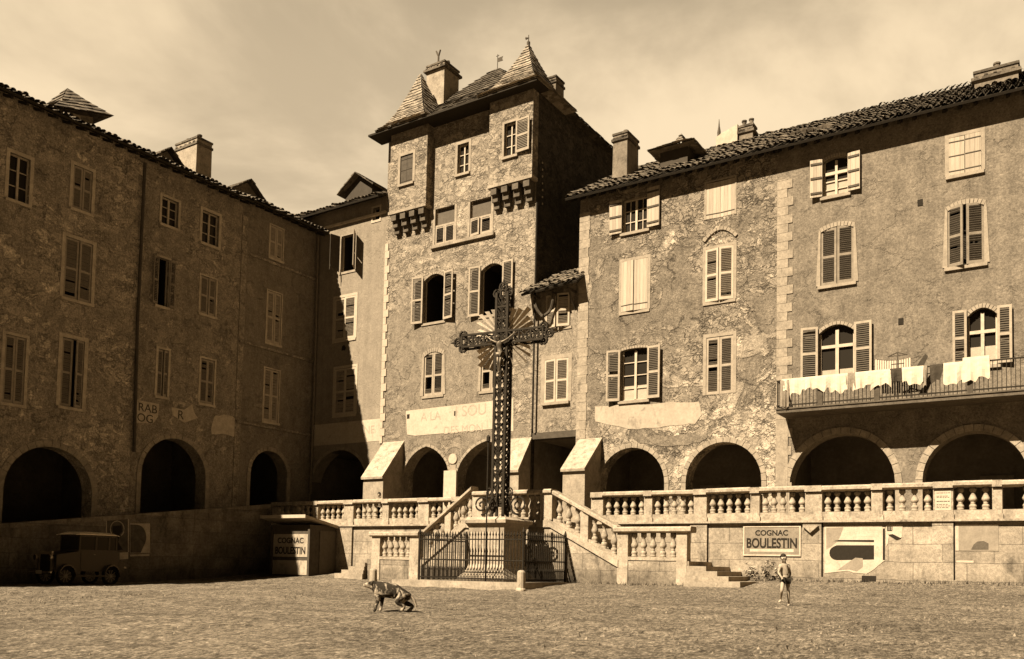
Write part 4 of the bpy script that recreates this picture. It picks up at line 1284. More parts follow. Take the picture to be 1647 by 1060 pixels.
# ---------------- narrow house over the passage
def house_gap():
    fr = Fr('F', NH+.12)
    H = House('narrow_house', 'narrow bay squeezed between the tower and the peeling house, bridging a dark passage', fr, -21.72, -19.325, 7.55, 14.7, M['plaster_gap'], (-20.5, NH, 7.5))
    lo = 'louvre'
    window(H, 879, 917, 473, 527, 'shut', sur=0, sill=.04, shut=[('L',16,lo,'wood_white',{'proud':1,'d0':.02}),('R',16,lo,'wood_white',{'proud':1,'d0':.02})])
    window(H, 876, 914, 577, 647, 'shut', sur=.2, sill=.14, shut=[('L',6,lo,'wood_white',{'d0':-.03}),('R',6,lo,'wood_white',{'d0':-.03})])
    H.wall(5, True)
    m = MB()
    m.fbox(fr, -21.72, -19.33, 7.25, 7.55, -.5, .06); m.build('passage_lintel', M['wood_dark'], H.t)
    p = MB(); a, b = -21.7, -19.34
    p.face(fr.P(a,ZT,-8), fr.P(b,ZT,-8), fr.P(b,7.24,-8), fr.P(a,7.24,-8)); p.face(fr.P(a,7.26,-.05), fr.P(b,7.26,-.05), fr.P(b,7.26,-8), fr.P(a,7.26,-8))
    for s in (a, b): p.face(fr.P(s,ZT,-.1), fr.P(s,7.26,-.1), fr.P(s,7.26,-8), fr.P(s,ZT,-8))
    p.build('passage', M['inside'], H.t)
    tile_roof(H.t, fr.P(-22.0, 14.05, .8), fr.P(-19.0, 14.25, .8), (0,1,.62), 2.6, M['tile'], seed=12, ragged=.12)
    br = MB()
    for s in (-21.5, -20.5, -19.55):
        br.tube([fr.P(s,13.2,.0), fr.P(s,14.0,.7)], .05, 5); br.tube([fr.P(s,14.0,.0), fr.P(s,14.0,.75)], .05, 5)
    br.build('eaves_brackets', M['wood_dark'], H.t)
    # looped cloth and a bundle under the eaves
    b = MB(); s0 = -21.6
    b.tube([fr.P(s0+.05+1.15*q/14, 13.9-.95*math.sin(math.pi*q/14)**.8, .45+.06*math.sin(q)) for q in range(15)], .075, 7)
    o = b.build('hanging_rope', M['wood_dark'], H.t)
    return H
house_gap()

# ---------------- tower house
def tower():
    H = House('tower_house', 'tall house with two corbelled turrets and steep pointed roofs behind the cross', FH, -31.25, -21.75, ZT-.2, 24.2, M['plaster_tower'], (-26.5, NH, ZT))
    lo, bo = 'louvre', 'board'
    # upper rubble zone as its own proud skin with the pair of windows
    window(H, 682, 715, 441, 518, 'open', rise=.28, sur=.12, sill=.05, shut=[('L',168,lo,'wood_weathered'),('R',172,lo,'wood_weathered')])
    window(H, 774, 809, 424, 506, 'open', rise=.28, sur=.12, sill=.05, shut=[('L',170,lo,'wood_weathered'),('R',174,lo,'wood_weathered')])
    window(H, 682, 712, 566, 636, 'shut', rise=.2, sur=.2, sill=.05, smat='surround', shut=[('L',2,lo,'wood_mid',{'low':True,'mid':.46}),('R',2,lo,'wood_mid',{'low':True,'mid':.46})])
    window(H, 774, 806, 558, 628, 'shut', rise=.12, sur=.2, sill=.05, smat='surround', shut=[('L',2,lo,'wood_mid',{'low':True,'mid':.46}),('R',2,lo,'wood_mid',{'low':True,'mid':.46})])
    w1, h1 = window(H, 700, 731, 333, 392, 'shut', sur=0, sill=0, shut=[('L',2,lo,'wood_weathered',{'dz1':.95,'mid':.99}),('R',2,lo,'wood_weathered',{'dz1':.95,'mid':.99})])
    w2, h2 = window(H, 756, 790, 320, 377, 'shut', sur=0, sill=0, shut=[('L',12,lo,'wood_weathered',{'dz1':.95,'mid':.99}),('R',2,lo,'wood_weathered',{'dz1':.95,'mid':.99})])
    for h, w in ((h1, w1), (h2, w2)):
        m = MB(); m.fbox(FH, h['s0'], h['s1'], h['z1']-.92, h['z1'], -.22, -.16); m.build('upper_panel', M['slat_wood_brown'], w)
        m = MB(); m.fbox(FH, h['s0'], h['s1'], h['z1']-.97, h['z1']-.87, -.15, -.02); m.build('transom', M['wood_mid'], w)
        MB().fbox(FH, h['s0']-.14, h['s0'], h['z0'], h['z1'], -.02, .02).build('jamb', M['quoin'], w); MB().fbox(FH, h['s1'], h['s1']+.14, h['z0'], h['z1'], -.02, .02).build('jamb', M['quoin'], w)
    sl = MB(); sl.fbox(FH, h1['s0']-.2, h2['s1']+.25, h1['z0']-.16, h1['z0']-.003, -.1, .14); sl.build('shared_sill', M['quoin'], H.t)
    window(H, 736, 754, 231, 279, 'casement', sur=.16, sill=.1, nz=3, frame='frame_white', fw=.04)
    a1 = arch(H, 649, 721, 718, point=.2, ring=.13); a2 = arch(H, 734, 831, 709, point=.2, ring=.13)
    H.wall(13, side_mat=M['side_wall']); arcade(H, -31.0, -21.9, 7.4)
    f = FH.hit
    # painted shop sign
    sg = patch(H, [f(653,661), f(826,641), f(826,694), f(792,690), f(668,701), f(655,699)], M['whitewash'], .016, 'painted_sign')
    fs = FH.off(.017)
    c0 = f(655,690)[0]
    zz = f(735,672)[1]
    text(sg, 'A LA', fs, f(693,670)[0], zz+.0, .62, M['letter_faint'], .001); text(sg, 'I SOU', fs, f(757,666)[0], zz+.05, .78, M['letter_faint'], .001)
    text(sg, 'DES MON', fs, f(745,688)[0], zz-.78, .56, M['letter_faint'], .001)
    spot(H, 657, 670); spot(H, 733, 665)
    # buttresses
    def buttress(u0, u1, zw, zf, p, name='buttress'):
        m = MB(); m.prism([FH.P(u0,ZT-.1,.0), FH.P(u0,ZT-.1,p), FH.P(u0,zf,p), FH.P(u0,zw,.0)], (u1-u0,0,0))
        o = m.build(name, M['stone_arch'], H.t)
        c = MB(); c.prism([FH.P(u0-.05,zf-.08,p+.12), FH.P(u0-.05,zf+.03,p+.14), FH.P(u0-.05,zw+.1,.01), FH.P(u0-.05,zw-.02,.01)], (u1-u0+.1,0,0)); c.build('coping', M['stone_rail'], o)
        return o
    buttress(-30.95, -29.6, 7.55, 5.6, 1.5)
    buttress(-23.1, -21.76, 7.25, 5.66, 1.0)
    # pier between the arches with round plaque
    p0, p1 = f(715,780)[0], f(735,780)[0]
    m = MB(); m.fbox(FH, p0, p1, ZT, f(725,757)[1], -.05, .09); m.build('whitewashed_pier', M['whitewash'], H.t)
    s, z = f(729, 738)
    MB().tube([FH.P(s,z,.005), FH.P(s,z,.06)], .26, 20).build('round_plaque', M['whitewash'], H.t)
    m = MB(); m.fbox(FH, s-.2, s+.2, z-.75, z-.3, .0, .04); m.build('small_plaque', M['surround'], H.t)
    quoins(H, -31.25, .34, .2, 7.6, 18.4, M['quoin_white'], 1, .05, .4)
    # turrets
    def turret(xl, xr, zc, win, label):
        d = .5; fr = FH.off(d)
        u0, u1 = fr.hit(xl, 300)[0], fr.hit(xr, 280)[0]
        if u1 > -22: u1 = -21.70
        fr.holes = []
        zb, zt = zc, 24.2
        wn = win(H, fr)
        m = MB(); wall_front(m, fr, u0, u1, zb, zt, fr.holes)
        for s in (u0, u1): m.face(fr.P(s,zb,0), fr.P(s,zt,0), fr.P(s,zt,-d-.0), fr.P(s,zb,-d))
        m.face(fr.P(u0,zb,0), fr.P(u1,zb,0), fr.P(u1,zb,-d), fr.P(u0,zb,-d))
        t = m.build('turret', M['stone_tower'], H.t)
        # stepped corbels
        k = 4
        lt = MB(); lt.fbox(FH, u0-.03, u1+.03, zb-.16, zb-.002, .0, d+.05); lt.build('corbel_course', M['quoin'], t)
        for i in range(k):
            a = u0 + (u1-u0)*(i+.5)/k; hw = (u1-u0)/k*.27
            c = MB()
            for j, (dd, z0, z1) in enumerate(((d, zb-.5, zb-.162), (d*.72, zb-.82, zb-.502), (d*.42, zb-1.12, zb-.822))):
                c.fbox(FH, a-hw, a+hw, z0, z1, -.03, dd)
            c.build('corbel', M['corbel'], t)
        return t, u0, u1
    def w_left(H_, fr): return window(H_, 644, 664, 249, 295, 'shut', sur=.15, sill=.1, fr=fr, shut=[('L',1,bo,'wood_dark'),('R',1,bo,'wood_dark')])
    def w_right(H_, fr): return window(H_, 811, 831, 197, 251, 'casement', sur=.1, sill=.1, fr=fr, nz=3, fw=.035, shut=[('R',176,lo,'wood_mid',{'w':.8})])
    zc = 19.85
    tl, a0, a1 = turret(627, 686, zc, w_left, '')
    tr, b0, b1 = turret(785, 857, zc, w_right, '')
    # roofs
    ov = .6; ze = 24.2
    def bell(u0, u1, nA, nB, apex, name, ze=ze):
        cu, cn = apex[0], apex[1]; H_ = apex[2]-ze
        def q(f, z):
            return [(cu+(u0-cu)*f, cn+(nA-cn)*f, z), (cu+(u1-cu)*f, cn+(nA-cn)*f, z), (cu+(u1-cu)*f, cn+(nB-cn)*f, z), (cu+(u0-cu)*f, cn+(nB-cn)*f, z)]
        rings = [q(1, ze), q(.76, ze+.13*H_), q(.565, ze+.30*H_), q(.38, ze+.52*H_), q(.19, ze+.76*H_), q(.015, ze+H_)]
        return shingle_roof(H.t, rings, M['shingle'], name, courses=20)
    nA = NH-.5-ov
    def apex_at(x, y, n): u, z = hit_n(x, y, n); return (u, n, z)
    ap = apex_at(850, 72, NH+.95)
    rr = bell(b0-.35, b1+ov, nA, NH+2.6, ap, 'turret_roof')
    MB().tube([(ap[0],ap[1],ap[2]-.12),(ap[0],ap[1],ap[2]+.12),(ap[0],ap[1],ap[2]+.2),(ap[0],ap[1],ap[2]+.5)], [.09,.1,.03,.02], 6).tube([(ap[0]-.16,ap[1],ap[2]+.38),(ap[0]+.03,ap[1],ap[2]+.34)], [.07,.02], 5).build('finial', M['wood_dark'], rr)
    ap = apex_at(677, 119, NH+.8)
    bell(a0-ov, a1+.35, nA, NH+2.4, ap, 'turret_roof')
    # main roof
    ax, az = hit_n(800, 114, NH+4); 
    def q(f, z, u0=-31.5, u1=-21.3, n0=NH-ov-.0, n1=NH+13):
        cu, cn = ax, NH+4+ (0)
        return [(cu+(u0-cu)*f, cn+(n0-cn)*f, z), (cu+(u1-cu)*f, cn+(n0-cn)*f, z), (cu+(u1-cu)*f, cn+(n1-cn)*f, z), (cu+(u0-cu)*f, cn+(n1-cn)*f, z)]
    mr = shingle_roof(H.t, [q(1, ze+.02), q(.5, (ze+az)/2-.1), q(.04, az)], M['shingle_dark'], 'roof', courses=18, seed=5)
    wv = MB(); u, n, z = ax, NH+4, az
    wv.tube([(u,n,z-.1),(u,n,z+.95)], .022, 5); wv.prism([(u,n-.01,z+.5),(u+.36,n-.01,z+.48),(u+.3,n-.01,z+.62),(u+.36,n-.01,z+.74),(u,n-.01,z+.72)], (0,.02,0)); wv.tube([(u-.1,n,z+.86),(u+.1,n,z+.86)], .02, 4)
    wv.build('weathervane', M['wood_dark'], mr)
    # eaves boards and rafters under the straight part
    m = MB(); m.fbox(FH, -31.8, -21.2, ze-.16, ze-.06, -.05, 1.05); m.build('eaves_soffit', M['roof_board'], H.t)
    n = NH+1.6
    c0, c1 = hit_n(685,140,n)[0], hit_n(714,140,n)[0]
    ch = chimney(H.t, c0, c1, n, n+1.35, 24.3, hit_n(700,104,n)[1], M['chimney'], 0, .12, seed=9)
    hp = MB(); r2 = random.Random(6); zt = hit_n(700,104,n)[1]
    for i in range(9):
        a = c0 + (c1-c0)*r2.random(); hp.tube([(a,n+.2,zt+.05),(a+r2.uniform(-.3,.3),n+.5,zt+.22)], [.14,.1], 6)
    hp.build('broken_cap', M['tile_dark'], ch)
    a = hit_n(705, 100, n+.6); u, z = a
    MB().tube([(u,n+.6,zt+.05),(u,n+.6,zt+.95)], .06, 6).tube([(u,n+.6,zt+.85),(u-.16,n+.6,zt+1.2)], .05, 6).tube([(u,n+.6,zt+.85),(u+.12,n+.6,zt+1.2)], .05, 6).build('forked_pot', M['tile_dark'], ch)
    n = NH+4.2
    c0, c1 = hit_n(881,140,n)[0], hit_n(894,140,n)[0]
    chimney(H.t, c0, c1, n, n+.9, 24.3, hit_n(888,125,n)[1], M['chimney_dark'], 0, .04, seed=10)
    # row of pale tie ends on the dark side wall
    m = MB()
    for i in range(7):
        nn, z = hit_u(872, 262+i*11, -21.75); 
        m.box(-21.76, -21.71, nn-.03, nn+.03, z-.04, z+.04)
    m.build('tie_ends', M['whitewash'], H.t)
    # drain down the right corner
    MB().tube([FH.P(-21.62,18.6,.12), FH.P(-21.62,7.7,.12)], .05, 6).build('drainpipe', M['iron'], H.t)
    return H
tower()

# ---------------- pale house in the corner
def house_mid():
    H = House('house', 'smooth pale plastered house between the shaded row and the tower, crossed by a diagonal shadow', FH, UL, -31.253, ZT-.2, 21.12, M['plaster_mid'], (-34, NH, ZT))
    lo, bo = 'louvre', 'board'
    window(H, 549, 572, 378, 436, 'open', sur=.05, sill=.04, shut=[('L',100,'plain','wood_dark',{'w':.62}),('R',128,lo,'wood_mid',{'w':.62})])  # left leaf's shaded face is painted by using dark wood
    window(H, 600, 611, 334, 354, 'open', sur=.09, sill=.03, smat='quoin_white')
    for yt, yb in ((478, 546), (592, 667)):
        window(H, 538.5, 571.5, yt, yb, 'shut', sur=.14, sill=.05, smat='quoin_white', shut=[('L',0,lo,'wood_white',{'proud':1,'d0':-.03}),('R',3,lo,'wood_white',{'proud':1,'d0':-.03})])
    arch(H, 499, 592, 724, 780, ring=.17)
    H.wall(9); arcade(H, UL+.1, -31.4, 7.3)
    f = FH.hit
    sg = patch(H, [(-36.3, f(503,684)[1]), (f(612,668)[0], f(503,684)[1]-.0), (f(612,668)[0], f(611,709)[1]), (-36.3, f(611,709)[1])], M['whitewash'], .014, 'painted_sign')
    text(sg, 'INE', FH, f(592,690)[0], f(592,690)[1]-.25, .62, M['letter_faint'], .0165)
    cor = MB(); z = f(560, 356)[1]
    cor.fbox(FH, UL, -31.26, 20.12, 20.24, -.05, .14); cor.build('cornice', M['surround_dull'], H.t)
    ze, k, ov = 20.86, .45, .7
    tile_roof(H.t, FH.P(UL-1.6, ze, ov), FH.P(-31.2, ze, ov), (0,1,k), 6.5, M['tile'], seed=21)
    bk = MB(); zr = ze + 6.5*k*.91
    bk.face(FH.P(UL-1.6,zr,-5.2), FH.P(-31.3,zr,-5.2), FH.P(-31.3,zr-3,-12), FH.P(UL-1.6,zr-3,-12)); bk.build('rear_slope', M['tile_dark'], H.t)
    MB().fbox(FH, UL-1.55, UL-.002, 19.3, 21.12, -.5, -.02).build('wall', M['plaster_mid'], H.t)
    dormer(H.t, FH, -34.85, -32.85, -.5, -2.4, 21.2, 22.3, 23.05, M['slat_wood_dark'], .35, glass=False)
    blob(H, 553, 560, 3, 5, M['dark_room'], 3, .01, 10, 'beam_hole');
    # shared downpipe in the corner
    MB().tube([FH.P(UL+.2,20.3,.2), FH.P(UL+.22,13.2,.14), FH.P(UL+.22,5.0,.14)], .06, 6).build('drainpipe', M['iron_grey'], H.t)
    return H
house_mid()

# ---------------- shaded row on the left
def left_houses():
    lo, bo = 'louvre', 'board'
    f = FL.hit
    def eaves(H, s0, s1, ze, seed, k=.42, ov=.75, L=6):
        tile_roof(H.t, FL.P(s0, ze, ov), FL.P(s1, ze, ov), (-1,0,k), L, M['tile_dark'], seed=seed)
        rafters(H.t, FL, s0+.2, s1-.2, ze-.08, ov, .6, k)
        bk = MB(); zr = ze + L*k*.92
        bk.face(FL.P(s0,zr,ov-L*.9), FL.P(s1,zr,ov-L*.9), FL.P(s1,zr-3,-12), FL.P(s0,zr-3,-12)); bk.build('rear_slope', M['tile_dark'], H.t)
    # 1
    H = House('house', 'big shaded house with crumbling plaster and a hipped dormer, behind the parked car', FL, -2.0, 23.5, -.5, 20.0, M['plaster_left_a'], (UL, 15, 0))
    for (xl, xr, yt, yb) in ((117,148,270,340), (103,148,386,484), (98,134,545,656)):
        window(H, xl, xr, yt, yb, 'shut', sur=.14, sill=.1, smat='surround_dull', frame='frame_dull', shut=[('L',4,lo,'wood_mid'),('R',7 if yt != 545 else 22,lo,'wood_mid')])
    window(H, 14, 48, 250, 325, 'casement', sur=.14, smat='surround_dull', frame='frame_dull', nz=3)
    window(H, 6, 40, 540, 650, 'shut', sur=.14, smat='surround_dull', frame='frame_dull', shut=[('L',5,lo,'wood_mid'),('R',3,lo,'wood_mid')])
    arch(H, 5, 148, 718, 780, z0=1.6, mat='stone_arch_left', rise=1.9)
    H.wall(10); arcade(H, 16, 23.2, 6.6, 1.6)
    eaves(H, -2.0, 23.55, 19.75, 31)
    n0, n1 = hit_u(93,190,-37)[0], hit_u(151,200,-37)[0]
    m = MB(); m.fbox(FL, n0+.15, n1-.05, 19.5, 21.2, -3.0, -.6); dm = m.build('dormer', M['plaster_left_c'], H.t)
    m = MB(); m.fbox(FL, n0+.62, n0+.98, 20.25, 20.75, -.6, -.56); m.build('worn_patch', M['whitewash'], dm)
    shingle_roof(dm, [[FL.P(n0-.45,20.45,-.1), FL.P(n1+.55,21.2,-.1), FL.P(n1+.55,21.3,-3.4), FL.P(n0-.45,20.6,-3.4)],
                      [FL.P(n0+.35,21.35,-.9), FL.P(n1-.25,21.75,-.9), FL.P(n1-.25,21.8,-2.6), FL.P(n0+.35,21.4,-2.6)], [FL.P(n0+.95,22.35,-1.7)]*4], M['tile_dark'], 'dormer_roof', courses=7)
    MB().tube([FL.P(23.5,19.6,.12), FL.P(23.5,12,.1), FL.P(23.62,6.1,.1)], .07, 6).build('drainpipe', M['wood_dark'], H.t)
    # 2
    H = House('house', 'shaded house with a torn painted garage sign over its round arch and a chimney', FL, 23.503, 29.25, -.5, 20.0, M['plaster_left_b'], (UL, 26, 0))
    for i, (xl, xr, yt, yb) in enumerate(((260,287,320,364), (325,352,342,394), (322,347,446,507), (253,270,562,638), (322,344,578,650))):
        if i < 2: window(H, xl, xr, yt, yb, 'casement', sur=.12, sill=.08, smat='surround_dull', frame='frame_dull', nz=3, fw=.055)
        else: window(H, xl, xr, yt, yb, 'shut', sur=.1, sill=.08, smat='surround_dull', frame='frame_dull', shut=[('L',(3,5,14)[i-2],lo,'wood_mid'),('R',(6,18,4)[i-2],lo,'wood_mid')])
    window(H, 253, 271, 415, 493, 'open', sur=.08, sill=.08, smat='surround_dull', frame='frame_dull', shut=[('L',172,lo,'wood_brown'),('R',176,lo,'wood_brown')])
    arch(H, 226, 330, 705, 775, z0=2.2, mat='stone_arch_left', ring=.22)
    H.wall(10); arcade(H, 23.6, 29.2, 7.6, 2.2)
    eaves(H, 23.55, 29.3, 19.75, 33)
    sg = patch(H, [f(219,643), f(256,650), f(254,670), f(246,681), f(219,680)], M['surround_dull'], .016, 'painted_sign')
    text(sg, 'RAB', FL.off(.018), f(237,662)[0], f(237,663)[1], .55, M['letter_worn'], .001); text(sg, 'OG', FL.off(.018), f(233,678)[0], f(233,679)[1], .55, M['letter_worn'], .001)
    sg = patch(H, [f(275,655), f(296,659), f(309,650), f(312,664), f(318,672), f(296,680), f(278,668)], M['surround_dull'], .016, 'painted_sign')
    text(sg, 'R', FL.off(.018), f(290,672)[0], f(290,674)[1], .6, M['letter_worn'], .001)
    patch(H, ragged([f(346,668), f(380,675), f(381,703), f(340,698)], 8, .05), M['surround_dull'], .016, 'painted_sign')
    dormer(H.t, FL, hit_u(247,258,-37)[0], hit_u(281,266,-37)[0], -.4, -2.4, 19.6, 20.45, 21.0, M['plaster_left_c'], .34, glass=False)
    n = 27.12
    u1 = -37.5; u0 = hit_n(282, 235, n)[0]
    chimney(H.t, u0, u1, n, n+.95, 19.6, hit_u(317,221,u1)[1], M['chimney'], 2, .03, seed=12)
    # 3
    H = House('house', 'dark corner house of the shaded row with tall white-barred windows and string courses', FL, 29.253, NH-.003, -.5, 20.1, M['plaster_left_c'], (UL, 32, 0))
    for (xl, xr, yt, yb) in ((434,455,365,417), (429,452,470,553), (424,448,594,679)):
        window(H, xl, xr, yt, yb, 'shut', sur=.06, sill=.06, smat='surround_dull', frame='surround', shut=[('L',2,lo,'wood_white'),('R',4,lo,'wood_white')])
    arch(H, 402, 461, 725, 775, z0=2.7, mat='stone_arch_left', ring=.22)
    H.wall(10); arcade(H, 29.3, 34.5, 7.6, 2.7)
    for z in (FL.hit(440,424)[1], FL.hit(440,564)[1], FL.hit(435,688)[1]):
        MB().fbox(FL, 29.3, NH-.02, z-.07, z+.05, -.05, .10).build('string_course', M['plaster_left_b'], H.t)
    m = MB(); m.fbox(FL, 29.26, 29.62, 3.2, 19.2, -.05, .03); m.build('corner_strip', M['plaster_left_b'], H.t)
    eaves(H, 29.3, NH+.6, 19.85, 35)
    dormer(H.t, FL, hit_u(366,300,-38)[0], hit_u(412,316,-38)[0], -1.2, -3.6, 19.9, 20.95, 21.75, M['plaster_left_c'], .34, glass=False)
left_houses()
# ================================================================ kiosk, signs, posters
def kiosk():
    u0, u1, n0, n1 = -32.25, -29.65, 28.35, 29.95
    z = zg(-31, 29)
    t = thing('wooden_kiosk', 'small dark wooden kiosk with tilted roof and white drinks board on its front', 'kiosk', -31, 29, z)
    b = MB(); b.box(u0, u1, n0, n1, z-.3, 2.95); b.build('body', M['wood_dark'], t)
    r = MB(); r.hexa([(u0-.3,n0-.5,3.25),(u1+.15,n0-.5,3.25),(u1+.15,n1+.05,2.85),(u0-.3,n1+.05,2.85),(u0-.3,n0-.5,3.37),(u1+.15,n0-.5,3.37),(u1+.15,n1+.05,2.97),(u0-.3,n1+.05,2.97)])
    ro = r.build('roof', M['wood_mid'], t)
    e = MB(); e.box(u0-.3, u1+.15, n0-.53, n0-.503, 3.24, 3.39); e.build('fascia', M['wood_white'], ro)
    s = MB(); s.box(u1+.002, u1+.03, n0+.55, n1-.02, z-.1, 2.7); s.build('side_panel', M['slat_wood_brown'], t)
    c = MB(); c.box(u0-.01, u0+.12, n0-.08, n0-.002, z-.2, 2.95); c.box(u1-.12, u1+.01, n0-.08, n0-.002, z-.2, 2.95); c.build('corner_post', M['wood_dark'], t)
    fr = Fr('F', n0)
    w = MB(); w.fbox(fr, u0+.14, u1-.14, 1.46, 2.52, .002, .03); o = w.build('drinks_board', M['whitewash_worn'], t)
    f2 = fr.off(.0305); c = (u0+u1)/2
    text(o, 'COGNAC', f2, c, 2.1, .36, M['letter'], .003, sx=1.1, bold=.025); text(o, 'BOULESTIN', f2, c, 1.6, .46, M['letter'], .003, sx=.86, bold=.025)
    w = MB(); w.fbox(fr, u0+.14, u1-.14, z+.0, 1.3, .002, .03); w.build('lower_board', M['whitewash_worn'], t)
kiosk()

def signs():
    fr = Fr('F', NW)
    f = fr.hit
    def rect(o_name, xl, xr, yt, yb, mat, d0, d1, parent=None, label=None, cat=None, base=None):
        s0, s1 = f(xl, (yt+yb)/2)[0], f(xr, (yt+yb)/2)[0]; z1, z0 = f((xl+xr)/2, yt)[1], f((xl+xr)/2, yb)[1]
        m = MB(); m.fbox(fr, s0, s1, z0, z1, d0, d1)
        o = m.build(o_name, mat, parent, at=base or ((s0+s1)/2, NW-d0, z0))
        if label: tag(o, label, cat)
        return o, s0, s1, z0, z1
    o, s0, s1, z0, z1 = rect('advert_sign', 1198, 1286, 848, 892, M['sign_grey'], .003, .03, None, 'painted drinks advert in dark block letters with a thin white frame on the terrace wall', 'sign')
    m = MB(); w = .05
    m.fbox(fr, s0-w, s1+w, z1, z1+w, .003, .045); m.fbox(fr, s0-w, s1+w, z0-w, z0, .003, .045); m.fbox(fr, s0-w, s0, z0, z1, .003, .045); m.fbox(fr, s1, s1+w, z0, z1, .003, .045)
    m.build('frame', M['poster_white'], o)
    c = (s0+s1)/2; H = z1-z0; W = s1-s0
    f2 = fr.off(.0305)
    def fit(body, zb, h, width):
        t = text(o, body, f2, 0, 0, h/.73, M['letter'], .002, bold=.028)
        xs = [v.co.x for v in t.data.vertices]; w0 = max(xs)-min(xs); mid = (max(xs)+min(xs))/2
        b = BASE[o.name]
        for v in t.data.vertices: v.co.x = (v.co.x-mid)*width/w0 + c - b[0]; v.co.z = v.co.z + zb
    def bold(body, zb, h, width):
        for dx in (0,):
            fit(body, zb, h, width)
    bold('COGNAC', z0+H*.70, H*.2, W*.6); bold('BOULESTIN', z0+H*.25, H*.36, W*.92)
    m = MB(); m.fbox(fr, s0+.1*W, s1-.1*W, z0+H*.1, z0+H*.2, .031, .033); m.build('pale_strip', M['poster_white'], o)
    # big torn poster with a dark rounded shape
    q = [f(*p) for p in ((1326,846),(1419,844),(1422,902),(1404,917),(1394,923),(1372,921),(1364,918),(1326,922))]
    m = MB(); m.prism([fr.P(a,z,.003) for a, z in q], Vector(fr.P(0,0,.014))-Vector(fr.P(0,0,.003)))
    cu, cz = f(1372, 885)
    o = m.build('torn_poster', M['poster_white'], at=(cu, NW-.01, cz)); tag(o, 'large torn white poster with a dark rounded shape, low on the terrace wall', 'poster')
    def shape(pts, mat, name, d=.0165):
        m = MB(); m.prism([fr.P(*f(*p), .0145) for p in pts], Vector(fr.P(0,0,d))-Vector(fr.P(0,0,.0145))); return m.build(name, mat, o)
    shape([(1329,849),(1357,848),(1352,862),(1346,872),(1336,880),(1329,884)], M['poster_grey'], 'grey_corner')
    shape([(1360,848),(1414,846),(1414,862),(1372,864)], M['poster_white'], 'pale_panel', .016)
    shape([(1340,871),(1345,868.5),(1406,868.5),(1406,872)], M['poster_dark'], 'dark_bar')
    arc = [(1406,877),(1406,899)] + [(1346-10*math.sin(a), 888+11*math.cos(a)) for a in [i*.31 for i in range(0,11)]]
    shape([(1406,877),(1406,900),(1352,901)] + [(1346-12*math.sin(i*math.pi/8), 889.5+11.5*math.cos(i*math.pi/8)) for i in range(0,8)] + [(1346,877)], M['poster_dark'], 'dark_shape')
    shape([(1347,917),(1362,906),(1376,897),(1388,898),(1388,912),(1378,919),(1366,916)], M['poster_grey'], 'torn_patch', .0175)
    shape([(1419.4,848),(1423,848),(1423,902),(1419.4,904)], M['poster_white'], 'edge_strip', .0155)
    r = random.Random(3); lb = MB()
    y = 850
    while y < 900:
        a, z = f(1420, y); lb.fbox(fr, a, a+.06, z-.05, z, .0156, .0175); y += 2.3
    lb.build('print_marks', M['poster_dark'], o)
    # scrap with bits of print
    q = [f(*p) for p in ((1425,844),(1452,843),(1451,864),(1444,867),(1430,861),(1428,874),(1425,880))]
    m = MB(); m.prism([fr.P(a,z,.003) for a, z in q], Vector(fr.P(0,0,.012))-Vector(fr.P(0,0,.003)))
    o = m.build('poster_scrap', M['poster_white'], at=(f(1438,855)[0], NW-.01, f(1438,855)[1])); tag(o, 'ragged scrap of white poster with black bits of print, beside the large torn poster', 'poster')
    lb = MB()
    for (x0, x1, y0, y1) in ((1427,1429.5,847,853),(1430.5,1433,847,853.5),(1434,1435.5,847,853),(1427,1435,853,854.3)):
        a, b = f(x0, y0)[0], f(x1, y0)[0]; z1, z0 = f(x0, y0)[1], f(x0, y1)[1]; lb.fbox(fr, a, b, z0, z1, .0125, .015)
    lb.prism([fr.P(*f(*p), .0125) for p in ((1428,860),(1436,859),(1450,866),(1442,868.5))], (0,-.004,0))
    lb.build('print_marks', M['poster_dark'], o)
    # poster at the far right
    o, s0, s1, z0, z1 = rect('framed_poster', 1542, 1606, 846, 886, M['poster_grey'], .003, .014, None, 'faded grey poster with white edging at the end of the terrace wall', 'poster')
    m = MB(); m.fbox(fr, s0-.09, s0, z0, z1+.05, .003, .02); m.fbox(fr, s0, s1, z1, z1+.05, .003, .02); m.build('white_edge', M['poster_white'], o)
    m = MB(); z = z0
    m.prism([fr.P(*f(*p), .0145) for p in ((1562,884),(1566,876),(1572,871),(1582,870),(1590,874),(1590,884))], (0,-.004,0)); m.build('dark_figure', M['poster_mid'], o)
    o, *_ = rect('paper_strip', 1538, 1566, 901.5, 905, M['poster_white'], .003, .012, None, 'narrow strip of white paper low down under the faded grey poster', 'poster')
    m = MB(); a, z = f(1399, 932); m.fbox(fr, a-.22, a+.22, .7, z+.12, .13, .145)  # black plate standing in for the dark inside a drain opening
    o = m.build('drain_opening', M['dark_room'], at=(a, NW-.13, .8)); tag(o, 'square black plate for the dark of a drain opening in the plinth under the torn poster', 'drain')
    # two posters on the sloping wall
    fr = Fr('L', -34.3); f = fr.hit
    def quad(name, pts, mat, d0, d1, parent=None, at=None):
        m = MB(); m.prism([fr.P(*f(*p), d0) for p in pts], (d1-d0, 0, 0)); return m.build(name, mat, parent, at=at)
    a, z = f(188, 862)
    o = quad('poster', ((171,837),(206,834),(206,886),(171,890)), M['poster_mid'], .003, .012, None, (a, 0, 0) and (-34.3, a, z)); tag(o, 'dark poster with a thin white frame and a pale oval outline, above the old car', 'poster')
    for pts in (((170,836),(207,833),(207,834.5),(170,837.5)), ((170,837.5),(171.4,837.4),(171.4,890),(170,890)), ((205.4,834.6),(207,834.5),(207,888),(205.4,888)), ((192,889),(206,888),(206,899),(192,900))):
        quad('frame', pts, M['surround_dull'], .0125, .02, o)
